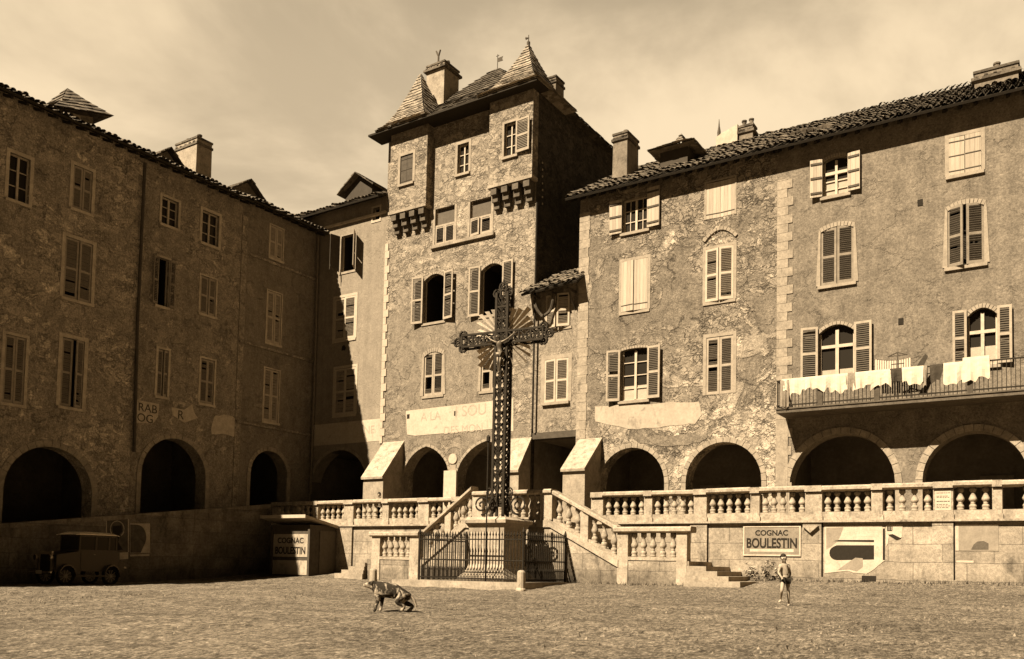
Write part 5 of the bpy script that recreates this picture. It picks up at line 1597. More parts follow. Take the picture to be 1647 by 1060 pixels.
    m = MB(); m.tube([fr.P(*f(188+11*math.sin(q*.314), 851+13*-math.cos(q*.314)*(1 if True else 1)), .014) for q in range(-8,9)], .025, 5); m.build('oval_outline', M['surround_dull'], o)
    quad('dark_shape', ((181,846),(195,845),(196,855),(192,860),(190,872),(197,884),(184,886),(187,872),(185,861),(181,856)), M['poster_dark'], .0125, .016, o)
    a, z = f(224, 866)
    o = quad('poster', ((209,842),(241,842),(241,889),(209,890)), M['surround_dull'], .003, .012, None, (-34.3, a, z)); tag(o, 'poster with a big dark round shape and pale corners, nearer the kiosk', 'poster')
    quad('dark_round', [(209.5,843.5)] + [(220+15*math.sin(q*.26), 864-20*math.cos(q*.26)) for q in range(0,9)] + [(226,889),(209.5,889)], M['poster_mid'], .0125, .016, o)
    quad('white_strip', ((209,892),(240,891),(240,894),(209,895)), M['surround_dull'], .003, .012, o)
signs()

# ================================================================ parked car
def car():
    u, n = -32.6, 19.1; z = zg(u, n)
    t = thing('parked_car', 'old black boxy sedan with its roof painted pale as sky sheen, parked along the shaded wall', 'car', u, n, z)
    def X(a): return u+a
    def Y(b): return n+b
    w = .66
    def Y(b): return n+.02+b*.75
    class ZZ(float):
        def __add__(s, o): return float(s)+float(o)*1.2
    z = ZZ(z-.1)
    b = MB()
    prof = [(-1.72,.52),(-1.72,1.02),(-.62,1.14),(-.58,1.2),(1.52,1.2),(1.62,.95),(1.62,.5)]
    b.prism([(X(-w),Y(y),z+h) for y, h in prof], (2*w,0,0)); body = b.build('body', M['car_body'], t)
    # cabin pillars and panels
    c = MB()
    yp = [-.56, .28, .36, 1.0, 1.08, 1.5]
    for s in (-1, 1):
        x0, x1 = sorted((X(s*(w-.06)), X(s*(w-.003))))
        for a, bb in ((-.58,-.5),(.28,.38),(1.0,1.1),(1.42,1.5)): c.box(x0,x1,Y(a),Y(bb),z+1.2,z+1.68)
        c.box(x0,x1,Y(-.58),Y(1.5),z+1.62,z+1.70)
    c.box(X(-w+.06),X(w-.06),Y(1.4),Y(1.495),z+1.2,z+1.69); c.box(X(-w+.06),X(w-.06),Y(-.575),Y(-.52),z+1.62,z+1.69)
    c.build('cabin', M['car_body'], t)
    r = MB(); K = 8
    for i in range(K):
        a0, a1 = -1+2*i/K, -1+2*(i+1)/K
        h = lambda a, y: z+1.70+.11*(1-a*a)*(1-.25*((y-.4)/1.2)**2)
        ys = [-.78,-.6,.4,1.4,1.56]
        for y0, y1 in zip(ys, ys[1:]):
            e0 = lambda y: -.05 if y in (-.78,1.56) else 0
            r.hexa([(X(a0*.7),Y(y0),z+1.68),(X(a1*.7),Y(y0),z+1.68),(X(a1*.7),Y(y1),z+1.68),(X(a0*.7),Y(y1),z+1.68),
                    (X(a0*.7),Y(y0),h(a0,y0)+e0(y0)),(X(a1*.7),Y(y0),h(a1,y0)+e0(y0)),(X(a1*.7),Y(y1),h(a1,y1)+e0(y1)),(X(a0*.7),Y(y1),h(a0,y1)+e0(y1))])
    r.build('roof', M['car_roof'], t)
    g = MB(); g.box(X(-w+.06),X(w-.06),Y(-.56),Y(-.545),z+1.2,z+1.62); g.build('windscreen', M['glass'], t)
    for s in (-1, 1):
        for a, bb in ((-.5,.28),(.38,1.0),(1.1,1.42)):
            x = X(s*(w-.03)); m = MB(); m.box(min(x,x+.005),max(x,x+.005),Y(a),Y(bb),z+1.2,z+1.62); m.build('side_window', M['glass'], t)
        d = MB(); x = X(s*w); d.box(min(x,x+s*.012),max(x,x+s*.012),Y(-.48),Y(.3),z+.56,z+1.18); dd = d.build('door', M['car_body'], t)
        h = MB(); h.tube([(x+s*.03,Y(.18),z+1.05),(x+s*.03,Y(.28),z+1.05)], .012, 6); h.build('handle', M['chrome'], dd)
        # wings and running board
        def wing(yc, ya, yb):
            m = MB(); pts = []
            for i in range(11):
                a = math.pi*(i/10); pts.append((Y(yc-.43*math.cos(a)), z+.36+.43*math.sin(a)))
            x0, x1 = X(s*(w-.05)), X(s*(w+.19))
            for (p, q), (p2, q2) in zip(pts, pts[1:]):
                m.hexa([(x0,p,q),(x1,p,q-.03),(x1,p2,q2-.03),(x0,p2,q2),(x0,p,q+.04),(x1,p,q+.01),(x1,p2,q2+.01),(x0,p2,q2+.04)])
            m.build('wing', M['car_wing'], t)
        wing(-1.25, 0, 0); wing(1.15, 0, 0)
        rb = MB(); rb.box(*sorted((X(s*(w-.05)),X(s*(w+.19)))),Y(-.84),Y(.74),z+.34,z+.39); rb.build('running_board', M['car_body'], t)
        for yc in (-1.25, 1.15):
            cx = X(s*(w+.03))
            ty = MB(); ty.tube([(cx+.09*math.sin(k*.5236*1)*0, Y(yc)+.3*math.cos(k*2*math.pi/20), z+.36+.3*math.sin(k*2*math.pi/20)) for k in range(21)], .06, 8, False); to = ty.build('tyre', M['rubber'], t, True)
            rm = MB(); rm.tube([(cx-.03,Y(yc),z+.36),(cx+.03,Y(yc),z+.36)], .07, 10)
            for k in range(10):
                a = k*.628; rm.tube([(cx,Y(yc)+.05*math.cos(a),z+.36+.05*math.sin(a)),(cx,Y(yc)+.26*math.cos(a),z+.36+.26*math.sin(a))], .014, 4)
            rm.build('rim', M['wood_mid'], to)
        hl = MB(); hx, hz = X(s*.5), z+.93
        hl.tube([(hx,Y(-1.98),hz),(hx,Y(-1.94),hz),(hx,Y(-1.82),hz),(hx,Y(-1.74),hz)], [.115,.12,.09,.03], 12); h2 = hl.build('headlight', M['chrome'], t, True)
        MB().tube([(hx,Y(-1.985),hz),(hx,Y(-1.981),hz)], .10, 12).build('lens', M['glass'], h2)
        MB().tube([(hx,Y(-1.8),hz-.1),(hx,Y(-1.7),z+.6)], .02, 6).build('lamp_stay', M['car_body'], h2)
    rs = MB()
    for s in (-1, 1): rs.box(*sorted((X(s*.36),X(s*.43))),Y(-1.82),Y(-1.722),z+.52,z+1.1)
    rs.box(X(-.43),X(.43),Y(-1.82),Y(-1.722),z+1.03,z+1.12); rs.build('radiator_shell', M['chrome'], t)
    MB().box(X(-.36),X(.36),Y(-1.79),Y(-1.723),z+.5,z+1.03).build('radiator', M['rubber'], t)
    bm_ = MB(); bm_.tube([(X(-.72),Y(-2.02),z+.48),(X(.72),Y(-2.02),z+.48)], .035, 6); bm_.tube([(X(-.4),Y(-2.02),z+.48),(X(-.4),Y(-1.7),z+.5)], .02, 5); bm_.tube([(X(.4),Y(-2.02),z+.48),(X(.4),Y(-1.7),z+.5)], .02, 5); bm_.build('bumper', M['chrome'], t)
    np_ = MB(); np_.box(X(-.25),X(.15),Y(-2.07),Y(-2.06),z+.42,z+.53); np_.build('number_plate', M['poster_white'], t)
    sp = MB(); sp.tube([(X(0)+.3*math.cos(k*.314), Y(1.72), z+.85+.3*math.sin(k*.314)) for k in range(21)], .065, 8, False); sp.build('spare_wheel', M['rubber'], t, True)
    tr = MB(); tr.box(X(-.5),X(.5),Y(1.63),Y(1.9),z+.42,z+.5); tr.box(X(-.46),X(.46),Y(1.8),Y(2.1),z+.5,z+.85); tr.build('luggage_trunk', M['car_body'], t)
    MB().tube([(X(.42),Y(2.14),z+.66),(X(.46),Y(2.2),z+.6)], .06, 8).build('tail_lamp', M['chrome'], t)
car()

# ================================================================ figures
def skin_obj(name, nodes, edges, root, mat, parent, sub=2):
    """one continuous surface grown round a skeleton; nodes {key: ((x,y,z), rx, ry)} in local coordinates of parent"""
    keys = list(nodes)
    me = bpy.data.meshes.new(name); me.from_pydata([nodes[k][0] for k in keys], [(keys.index(a), keys.index(b)) for a, b in edges], [])
    o = bpy.data.objects.new(name, me); COL.objects.link(o)
    md = o.modifiers.new('Skin', 'SKIN'); md.use_smooth_shade = True
    if not me.skin_vertices: 
        bpy.context.view_layer.objects.active = o
    for i, k in enumerate(keys):
        sv = me.skin_vertices[0].data[i]; sv.radius = (nodes[k][1], nodes[k][2] if len(nodes[k]) > 2 else nodes[k][1]); sv.use_root = (k == root)
    if sub: ms = o.modifiers.new('Sub', 'SUBSURF'); ms.levels = sub; ms.render_levels = sub
    bpy.context.view_layer.update()
    m2 = bpy.data.meshes.new_from_object(o.evaluated_get(bpy.context.evaluated_depsgraph_get()))
    bpy.data.objects.remove(o); bpy.data.meshes.remove(me)
    m2.name = name; m2.materials.clear(); m2.materials.append(mat)
    for p in m2.polygons: p.use_smooth = True
    ob = bpy.data.objects.new(name, m2); COL.objects.link(ob); ob.parent = parent
    return ob
def hand(nodes, edges, wrist, dirv, pal, k, tag_, curl=.5):
    """palm, four unequal fingers and a thumb from the side of the palm"""
    d = Vector(dirv).normalized(); w = Vector(nodes[wrist][0]); pal = Vector(pal).normalized()
    side = d.cross(pal).normalized()
    nodes[tag_+'palm'] = (tuple(w + d*.05*k), .022*k, .03*k); edges.append((wrist, tag_+'palm'))
    for i, (off, L) in enumerate(((-.03,.065),(-.011,.078),(.010,.074),(.029,.058))):
        b = w + d*.085*k + side*off*k; m_ = b + (d*.6 + pal*curl*.35).normalized()*L*.5*k; e = m_ + (d*.5 + pal*curl).normalized()*L*.5*k
        for nm, p, r in (('a', b, .0105), ('b', m_, .0095), ('c', e, .007)): nodes[tag_+'f%d%s' % (i, nm)] = (tuple(p), r*k, r*k)
        edges += [(tag_+'palm', tag_+'f%da' % i), (tag_+'f%da' % i, tag_+'f%db' % i), (tag_+'f%db' % i, tag_+'f%dc' % i)]
    b = w + d*.035*k - side*.038*k; e = b + (d*.7 - side*.7 + pal*.4).normalized()*.05*k
    nodes[tag_+'ta'] = (tuple(b), .012*k, .012*k); nodes[tag_+'tb'] = (tuple(e), .009*k, .009*k)
    edges += [(tag_+'palm', tag_+'ta'), (tag_+'ta', tag_+'tb')]
def human(J, k, skinmat, parent, bodyname='body', fac=(0,-1,0), child=1.0, extra=None, clothes=(), hair=None, beard=False):
    """J: joint positions (local), k: size against a 1.75 m adult; fac: where the face looks"""
    N, E = {}, []
    f = Vector(fac).normalized(); up = (Vector(J['crown'])-Vector(J['neck'])).normalized(); sd = f.cross(up).normalized()
    hk = k*child
    for nm, rx, ry in (('pelvis',.135,.10),('waist',.115,.085),('chest',.145,.10),('collar',.11,.075),('neck',.052,.055)): N[nm] = (tuple(J[nm]), rx*k, ry*k)
    E += [('pelvis','waist'),('waist','chest'),('chest','collar'),('collar','neck')]
    nk = Vector(J['neck']); cr = Vector(J['crown']); H = (cr-nk).length
    N['jaw'] = (tuple(nk+up*H*.28+f*.02*hk), .060*hk, .066*hk); N['skull'] = (tuple(nk+up*H*.58), .078*hk, .090*hk); N['top'] = (tuple(nk+up*H*.86-f*.01*hk), .055*hk, .062*hk)
    N['chin'] = (tuple(nk+up*H*.2+f*.075*hk), .024*hk, .022*hk); N['nose'] = (tuple(nk+up*H*.47+f*.108*hk), .012*hk, .012*hk)
    E += [('neck','jaw'),('jaw','skull'),('skull','top'),('jaw','chin'),('skull','nose')]
    for s, q in (('L',-1),('R',1)):
        N['ear'+s] = (tuple(nk+up*H*.5+sd*q*.088*hk-f*.01*hk), .012*hk, .018*hk); E.append(('skull','ear'+s))
        for nm, r in (('shoulder',.062),('elbow',.041),('wrist',.028)): N[nm+s] = (tuple(J[nm+s]), r*k, r*k)
        N['uarm'+s] = (tuple((Vector(J['shoulder'+s])+Vector(J['elbow'+s]))/2), .048*k, .048*k); N['farm'+s] = (tuple(Vector(J['elbow'+s]).lerp(Vector(J['wrist'+s]), .3)), .042*k, .042*k)
        E += [('collar','shoulder'+s),('shoulder'+s,'uarm'+s),('uarm'+s,'elbow'+s),('elbow'+s,'farm'+s),('farm'+s,'wrist'+s)]
        hand(N, E, 'wrist'+s, Vector(J['wrist'+s])-Vector(J['elbow'+s]), J.get('palm'+s, f), k, 'h'+s, J.get('curl', .5))
        for nm, r in (('hip',.088),('knee',.056),('ankle',.036)): N[nm+s] = (tuple(J[nm+s]), r*k, r*k)
        N['thigh'+s] = (tuple(Vector(J['hip'+s]).lerp(Vector(J['knee'+s]), .45)), .078*k, .08*k); N['calf'+s] = (tuple(Vector(J['knee'+s]).lerp(Vector(J['ankle'+s]), .32)+Vector((0,.012*k,0))), .054*k, .056*k)
        N['heel'+s] = (tuple(Vector(J['ankle'+s])+Vector((0,0,-.045*k))), .036*k, .03*k); N['ball'+s] = (tuple(Vector(J['toe'+s]).lerp(Vector(J['ankle'+s]), .3)+Vector((0,0,-.03*k))), .036*k, .026*k); N['toe'+s] = (tuple(J['toe'+s]), .026*k, .018*k)
        E += [('pelvis','hip'+s),('hip'+s,'thigh'+s),('thigh'+s,'knee'+s),('knee'+s,'calf'+s),('calf'+s,'ankle'+s),('ankle'+s,'heel'+s),('heel'+s,'ball'+s),('ball'+s,'toe'+s)]
    body = skin_obj(bodyname, N, E, 'pelvis', skinmat, parent, 2)
    for s, q in (('L',-1),('R',1)):
        c = nk+up*H*.53+sd*q*.032*hk+f*.083*hk
        m = MB(); m.lathe([(.001,-.012*hk),(.009*hk,-.006*hk),(.012*hk,0),(.009*hk,.006*hk),(.001,.012*hk)], tuple(c), 8)
        me = bpy.data.meshes.new('eye'); me.from_pydata(m.v, [], m.f); me.materials.append(M['hair']); o = bpy.data.objects.new('eye', me); COL.objects.link(o); o.parent = body
    m = MB(); c = nk+up*H*.30+f*.086*hk; m.tube([tuple(c-sd*.022*hk), tuple(c+f*.004*hk), tuple(c+sd*.022*hk)], .006*hk, 5)
    me = bpy.data.meshes.new('mouth'); me.from_pydata(m.v, [], m.f); me.materials.append(M['shorts']); o = bpy.data.objects.new('mouth', me); COL.objects.link(o); o.parent = body
    for name, keys, grow, mat in clothes:
        ks = [x for x in keys]; n2 = {x: (N[x][0], N[x][1]+grow*k, N[x][2]+grow*k) for x in ks}
        e2 = [e for e in E if e[0] in n2 and e[1] in n2]
        skin_obj(name, n2, e2, ks[0], mat, body, 2)
    if hair:
        c = nk+up*H*(.60 if not beard else .52); m = MB(); nu, nv = 20, 12; r = random.Random(4)
        ax, ay, az = .094*hk, .108*hk, H*.47
        def pt(i, j):
            th = 2*math.pi*i/nu; ph = math.pi*j/nv
            k = 1 + .05*math.sin(3*th+1)*math.sin(ph) + .04*math.sin(7*th+j)
            x, y, z = math.sin(ph)*math.cos(th), math.sin(ph)*math.sin(th), math.cos(ph)
            return c + sd*x*ax*k + f*y*ay*k + up*z*az*k, x, y, z
        for j in range(nv):
            for i in range(nu):
                q = [pt(i, j), pt(i+1, j), pt(i+1, j+1), pt(i, j+1)]
                y = sum(e[2] for e in q)/4; z = sum(e[3] for e in q)/4
                if z < (.38 if y > .25 else (-.35 if y > -.2 else -.72)): continue
                m.face(*[e[0] for e in q])
        me = bpy.data.meshes.new('hair'); me.from_pydata([tuple(v) for v in m.v], [], m.f); me.materials.append(hair)
        bm = bmesh.new(); bm.from_mesh(me); bmesh.ops.remove_doubles(bm, verts=bm.verts, dist=.0005); bmesh.ops.recalc_face_normals(bm, faces=bm.faces); bm.to_mesh(me); bm.free()
        for p in me.polygons: p.use_smooth = True
        o = bpy.data.objects.new('hair', me); COL.objects.link(o); o.parent = body
    return body

def child():
    u, n = -5.75, 20.3; z = zg(u, n)
    t = thing('person', 'small dark-haired child in a pale shirt and dark shorts striding across the open square', 'person', u, n, z, rot=-ANG)
    k = 1.15/1.75
    def S(x, y, h): return (x*k, y*k, h*k)
    # walking to the left and a little towards the camera
    J = dict(pelvis=S(0,0,.92), waist=S(-.02,.0,1.08), chest=S(-.04,-.01,1.27), collar=S(-.05,-.01,1.42), neck=S(-.06,-.02,1.50), crown=S(-.10,-.05,1.81),
             shoulderL=S(-.20,-.09,1.40), elbowL=S(-.30,-.16,1.16), wristL=S(-.26,-.34,1.02), shoulderR=S(.11,.07,1.40), elbowR=S(.22,.16,1.16), wristR=S(.16,.04,.98),
             hipL=S(-.09,-.04,.90), kneeL=S(-.20,-.22,.53), ankleL=S(-.16,.02,.24), toeL=S(-.26,-.12,.13), hipR=S(.09,.04,.90), kneeR=S(.10,-.02,.48), ankleR=S(.14,.05,.085), toeR=S(.06,-.14,.03), curl=.7)
    sh = [x for x in ('chest','waist','pelvis','collar','shoulderL','uarmL','shoulderR','uarmR')]
    human(J, k, M['skin'], t, 'body', (-.6,-.8,-.1), 1.22, clothes=(('shirt', sh, .022, M['shirt']), ('shorts', ['pelvis','hipL','thighL','hipR','thighR'], .02, M['shorts']), ('shoe', ['heelL','ballL','toeL'], .012, M['shirt']), ('shoe', ['heelR','ballR','toeR'], .012, M['shirt'])), hair=M['hair'])
child()
def leaner():
    n = NW+.78; u = hit_n(612, 795, n)[0]
    t = thing('person', 'dark-haired person in a pale top leaning on the balustrade beside the left buttress', 'person', u, n, ZT, rot=-ANG*.3)
    k = 1.58/1.75
    def S(x, y, h): return (x*k, y*k, h*k)
    J = dict(pelvis=S(0,.08,.92), waist=S(0,.05,1.08), chest=S(0,-.03,1.27), collar=S(0,-.08,1.41), neck=S(0,-.1,1.49), crown=S(0,-.14,1.76),
             shoulderL=S(-.17,-.08,1.40), elbowL=S(-.27,-.24,1.28), wristL=S(-.12,-.42,1.33), shoulderR=S(.17,-.08,1.40), elbowR=S(.27,-.24,1.28), wristR=S(.12,-.42,1.33), palmL=(0,0,-1), palmR=(0,0,-1),
             hipL=S(-.09,.08,.90), kneeL=S(-.1,.04,.48), ankleL=S(-.1,.1,.085), toeL=S(-.12,-.1,.03), hipR=S(.09,.08,.90), kneeR=S(.1,.06,.48), ankleR=S(.1,.16,.085), toeR=S(.13,-.04,.03), curl=.3)
    human(J, k, M['skin'], t, 'body', (0,-1,-.25), 1.0, clothes=(('shirt', ['chest','waist','pelvis','collar','shoulderL','uarmL','elbowL','shoulderR','uarmR','elbowR'], .022, M['cloth_grey']), ('trousers', ['pelvis','hipL','thighL','kneeL','calfL','hipR','thighR','kneeR','calfR'], .025, M['shorts'])), hair=M['hair'])
leaner()
def statue():
    c = [o for o in COL.objects if o.name == 'iron_cross'][0]
    k = 1.42/1.75; y = -.32; z0 = 5.24      # local to the cross base at z 3.0
    def S(x, yy, h): return (x*k, y+yy*k, z0+h*k)
    J = dict(pelvis=S(.03,-.02,.92), waist=S(.02,-.0,1.08), chest=S(0,-.03,1.27), collar=S(0,-.03,1.42), neck=S(-.01,-.06,1.49), crown=S(-.09,-.14,1.73),
             shoulderL=S(-.17,-.01,1.44), elbowL=S(-.44,.0,1.58), wristL=S(-.66,.03,1.76), shoulderR=S(.17,-.01,1.44), elbowR=S(.44,.0,1.58), wristR=S(.66,.03,1.76),
             hipL=S(-.06,-.02,.88), kneeL=S(.0,-.15,.50), ankleL=S(-.01,-.02,.12), toeL=S(-.02,-.12,.0), hipR=S(.12,-.02,.88), kneeR=S(.11,-.14,.48), ankleR=S(.04,-.06,.10), toeR=S(.03,-.17,-.02), curl=.4)
    b = human(J, k, M['bronze'], c, 'statue', (-.35,-.8,-.5), 1.0, clothes=(('loincloth', ['pelvis','hipL','hipR'], .03, M['bronze']),), hair=M['bronze'], beard=True)
statue()

def dog():
    u, n = -11.1, 12.75; z = zg(u, n) + .0
    t = thing('dog', 'dark and white patched dog standing in the foreground with its head turned to the side', 'dog', u, n, z, rot=-ANG)
    N = {}; E = []
    def A(nm, x, y, h, r, r2=None, to=None):
        k = 1.28 if nm in ('hips','loin','ribs','withers','neck') else 1.2
        N[nm] = ((x, y, h), r*k, (r2 or r)*k)
        if to: E.append((to, nm))
    A('hips', .24, 0, .36, .10, .11); A('loin', .08, 0, .41, .095, .11, 'hips'); A('ribs', -.10, 0, .42, .10, .125, 'loin'); A('withers', -.24, 0, .44, .085, .11, 'ribs')
    A('neck', -.33, -.01, .50, .062, .07, 'withers'); A('head', -.415, -.03, .54, .062, .066, 'neck'); A('muzzle', -.50, -.06, .505, .034, .034, 'head'); A('nose', -.545, -.075, .495, .022, .02, 'muzzle')
    A('earL', -.38, -.085, .575, .022, .012, 'head'); A('earLt', -.375, -.11, .51, .016, .01, 'earL'); A('earR', -.37, .03, .585, .022, .012, 'head'); A('earRt', -.36, .06, .52, .016, .01, 'earR')
    for s, q in (('L',-1),('R',1)):
        y = q*.085
        dx = -.03 if s == 'L' else .05
        A('sh'+s, -.25+dx*.3, y*.9, .33, .058, .06, 'withers'); A('el'+s, -.22+dx*.6, y, .235, .038, .038, 'sh'+s); A('wr'+s, -.25+dx, y, .115, .024, .024, 'el'+s); A('pw'+s, -.265+dx, y, .025, .026, .022, 'wr'+s); A('pt'+s, -.305+dx, y, .018, .022, .016, 'pw'+s)
        dx = -.05 if s == 'L' else .09
        A('th'+s, .24+dx*.3, y*1.1, .28, .085, .09, 'hips'); A('kn'+s, .14+dx*.8, y*1.25, .20, .055, .055, 'th'+s); A('hk'+s, .32+dx, y*1.1, .115, .034, .034, 'kn'+s); A('hp'+s, .25+dx, y*1.1, .03, .03, .024, 'hk'+s); A('ht'+s, .20+dx, y*1.1, .018, .026, .018, 'hp'+s)
    A('t1', .35, 0, .34, .034, .034, 'hips'); A('t2', .43, 0, .24, .026, .026, 't1'); A('t3', .49, .01, .10, .014, .014, 't2')
    b = skin_obj('body', N, E, 'ribs', M['dog_coat'], t, 2)
    for q in (-1, 1):
        m = MB(); c = (-.455, -.04+q*.034, .555); m.lathe([(.001,-.008),(.008,0),(.001,.008)], c, 8)
        me = bpy.data.meshes.new('eye'); me.from_pydata(m.v, [], m.f); me.materials.append(M['hair']); o = bpy.data.objects.new('eye', me); COL.objects.link(o); o.parent = b
dog()

# ================================================================ washing on the balcony
def laundry():
    d = 1.3; fr = Fr('F', NH-d+.0)
    zt = 8.60
    def sheet(x0, x1, yb, mat, label, seed, yt=None, out=.02, thick=True, cat='washing', group='washing on the balcony rail', folds=5):
        r = random.Random(seed)
        a0, a1 = fr.hit(x0, 615)[0], fr.hit(x1, 615)[0]; zb = fr.hit((x0+x1)/2, yb)[1]
        zu = zt+.035 if yt is None else fr.hit((x0+x1)/2, yt)[1]
        m = MB(); nu, nz = max(8, int((a1-a0)/.07)), 8
        ph = [r.uniform(0, 6.28) for _ in range(4)]
        hem = [zb + .07*math.sin(i*.55+ph[0]) + .05*math.sin(i*1.3+ph[1]) + r.uniform(-.03,.03) for i in range(nu+1)]
        P = []
        rows = [(1.0, -.07)] + [(1.0, .03)] + [(1-(j+1)/nz, .03) for j in range(nz)]
        drop_back = .12
        for j, (f, o) in enumerate([(-1, -.085)] + [(2, -.08)] + [(2, .02)] + [(1-(j+1)/nz, .03) for j in range(nz)]):
            row = []
            for i in range(nu+1):
                s = a0+(a1-a0)*i/nu
                if f == -1: z = zu-.3
                elif f == 2: z = zu
                else: z = hem[i] + (zu-hem[i])*f
                w = (1-min(1, max(0, f)))*(.04*math.sin(i*folds*.28+ph[2])+.025*math.sin(i*.9+ph[3]))+r.uniform(-.006,.006)
                row.append(fr.P(s+ (1-min(1,max(0,f)))*.03*math.sin(ph[1]+i), z, out+o+ (w if f not in (-1,2) else 0)+.03))
            P.append(row)
        for j in range(len(P)-1):
            for i in range(nu): m.face(P[j][i], P[j][i+1], P[j+1][i+1], P[j+1][i])
        o = m.build('washing', mat, at=((a0+a1)/2, NH-d, zb))
        for p in o.data.polygons: p.use_smooth = True
        tag(o, label, cat, group)
        return o
    W, G, D = M['cloth_white'], M['cloth_grey'], M['cloth_dark']
    sheet(1258, 1298, 632, W, 'white sheet nearest the left end of the balcony rail', 1)
    sheet(1296, 1336, 627, W, 'wide white sheet below the louvred window on the balcony rail', 2)
    sheet(1334, 1364, 630, W, 'white cloth with a drooping hem, third along the balcony rail', 3)
    sheet(1361, 1376, 622, G, 'narrow grey cloth squeezed between two white ones on the rail', 4)
    sheet(1373, 1404, 624, W, 'white cloth left of the middle of the balcony rail, with a crooked hem', 5)
    sheet(1402, 1433, 622, W, 'white cloth just left of the dark garment on the rail', 6)
    sheet(1432, 1451, 612, D, 'short dark garment on the rail in a row of white cloths', 7)
    sheet(1450, 1486, 617, W, 'bright white cloth just right of the dark garment on the rail', 8)
    sheet(1483, 1492, 620, G, 'slim grey cloth beside a gap in the washing', 9)
    sheet(1496, 1517, 612, D, 'dark cloth in front of the bare part of the rail', 10)
    sheet(1518, 1551, 616, W, 'white sheet right of the dark cloth, under the open shutter', 11, 583)
    sheet(1549, 1592, 611, W, 'tall white sheet piled highest at the right end of the rail', 12, 574)
    sheet(1256, 1270, 655, G, 'patterned greyish rug hanging far down at the corner of the balcony', 13, 612, .03, folds=8)
    # things behind the rail on a line
    f2 = Fr('F', NH-.5)
    l0, l1 = f2.hit(1405, 578), f2.hit(1488, 572)
    m = MB(); m.tube([fr2 for fr2 in (f2.P(l0[0], l0[1], 0), f2.P((l0[0]+l1[0])/2, (l0[1]+l1[1])/2-.12, 0), f2.P(l1[0], l1[1], 0))], .012, 4)
    o = m.build('clothes_line', M['wood_dark'], at=(l0[0], NH-.5, 8.6)); tag(o, 'sagging clothes line behind the balcony rail', 'line')
    m = MB(); r = random.Random(3); n = 15
    a0, a1 = f2.hit(1408, 585)[0], f2.hit(1466, 585)[0]
    zA = lambda f: l0[1]+(l1[1]-l0[1])*f*.75 - .35*f*(1-f)
    for i in range(n):
        f0, f1 = i/n, (i+.62)/n
        s0, s1 = a0+(a1-a0)*f0, a0+(a1-a0)*f1
        m.fbox(f2, s0, s1, zA(f0)-.62+r.uniform(-.05,.05), zA(f0)-.02, .01, .02)
    o = m.build('striped_cloth', W, at=(a0, NH-.5, 8.2)); tag(o, 'pale striped cloth hanging on the line behind the balcony rail', 'washing')
    a, z = f2.hit(1478, 590)
    m = MB(); m.prism([f2.P(a-.22,z-.32,.01), f2.P(a+.0,z-.36,.01), f2.P(a+.3,z+.35,.01), f2.P(a+.22,z+.45,.01), f2.P(a+.0,z+.15,.01)], (0,-.03,0))
    o = m.build('garment', D, at=(a, NH-.5, z)); tag(o, 'dark rumpled garment slung up at the end of the clothes line', 'washing')
    a, z = f2.hit(1448, 578); d2 = .55
    m = MB(); P = lambda s, zz: f2.P(s, zz, d2)
    m.tube([P(a-.32,z+.02), P(a,z+.14), P(a+.32,z+.02)], .022, 5); m.tube([P(a-.32,z+.02), P(a+.32,z+.02)], .018, 5); m.tube([P(a,z+.16), P(a,z-.4)], .02, 5); m.tube([P(a-.22,z-.28), P(a+.22,z-.28)], .02, 5)
    m.tube([P(a,z-.4), P(a,7.53)], .02, 5)
    o = m.build('drying_stand', M['wood_dark'], at=(a, NH-.5-d2, z-.4)); tag(o, 'small dark drying stand on the balcony amid the washing', 'stand')
laundry()

# ================================================================ plants by the wall
def plants():
    r = random.Random(9)
    for i, (x, s, lab) in enumerate(((1210, .42, 'small flowering shrub nearest the outer steps, under the drinks advert'), (1232, .5, 'bushy flowering shrub in the middle of the row under the drinks advert'), (1254, .44, 'straggling flowering shrub next to the child, under the drinks advert'))):
        u = hit_n(x, 925, NW-.45)[0]; n = NW-.45; z = zg(u, n)
        t = thing('flowering_shrub', lab, 'shrub', u, n, z, 'shrubs under the advert')
        st = MB(); lf = MB(); fl = MB()
        for k in range(9):
            a = r.uniform(0, 6.28); h = s*r.uniform(.7, 1.5); dx, dy = .32*math.cos(a)*r.random(), .22*math.sin(a)*r.random()
            st.tube([(u+dx*.3,n+dy*.3,z-.05),(u+dx*.7,n+dy*.7,z+h*.5),(u+dx,n+dy,z+h)], [.012,.009,.004], 4)
            for q in range(16):
                f = r.uniform(.25, 1.05); c = Vector((u+dx*f+r.gauss(0,.05), n+dy*f+r.gauss(0,.05), z+h*f)); e = Vector((r.gauss(0,1),r.gauss(0,1),r.gauss(0,.6))).normalized()*.055; g = e.cross(Vector((r.gauss(0,1),r.gauss(0,1),r.gauss(0,1)))).normalized()*.022
                (fl if q % 6 == 0 else lf).face(c-e, c+g, c+e, c-g)
        lf.build('foliage', M['leaf'], t); st.build('stem', M['wood_brown'], t); fl.build('flowers', M['flower'], t)
plants()

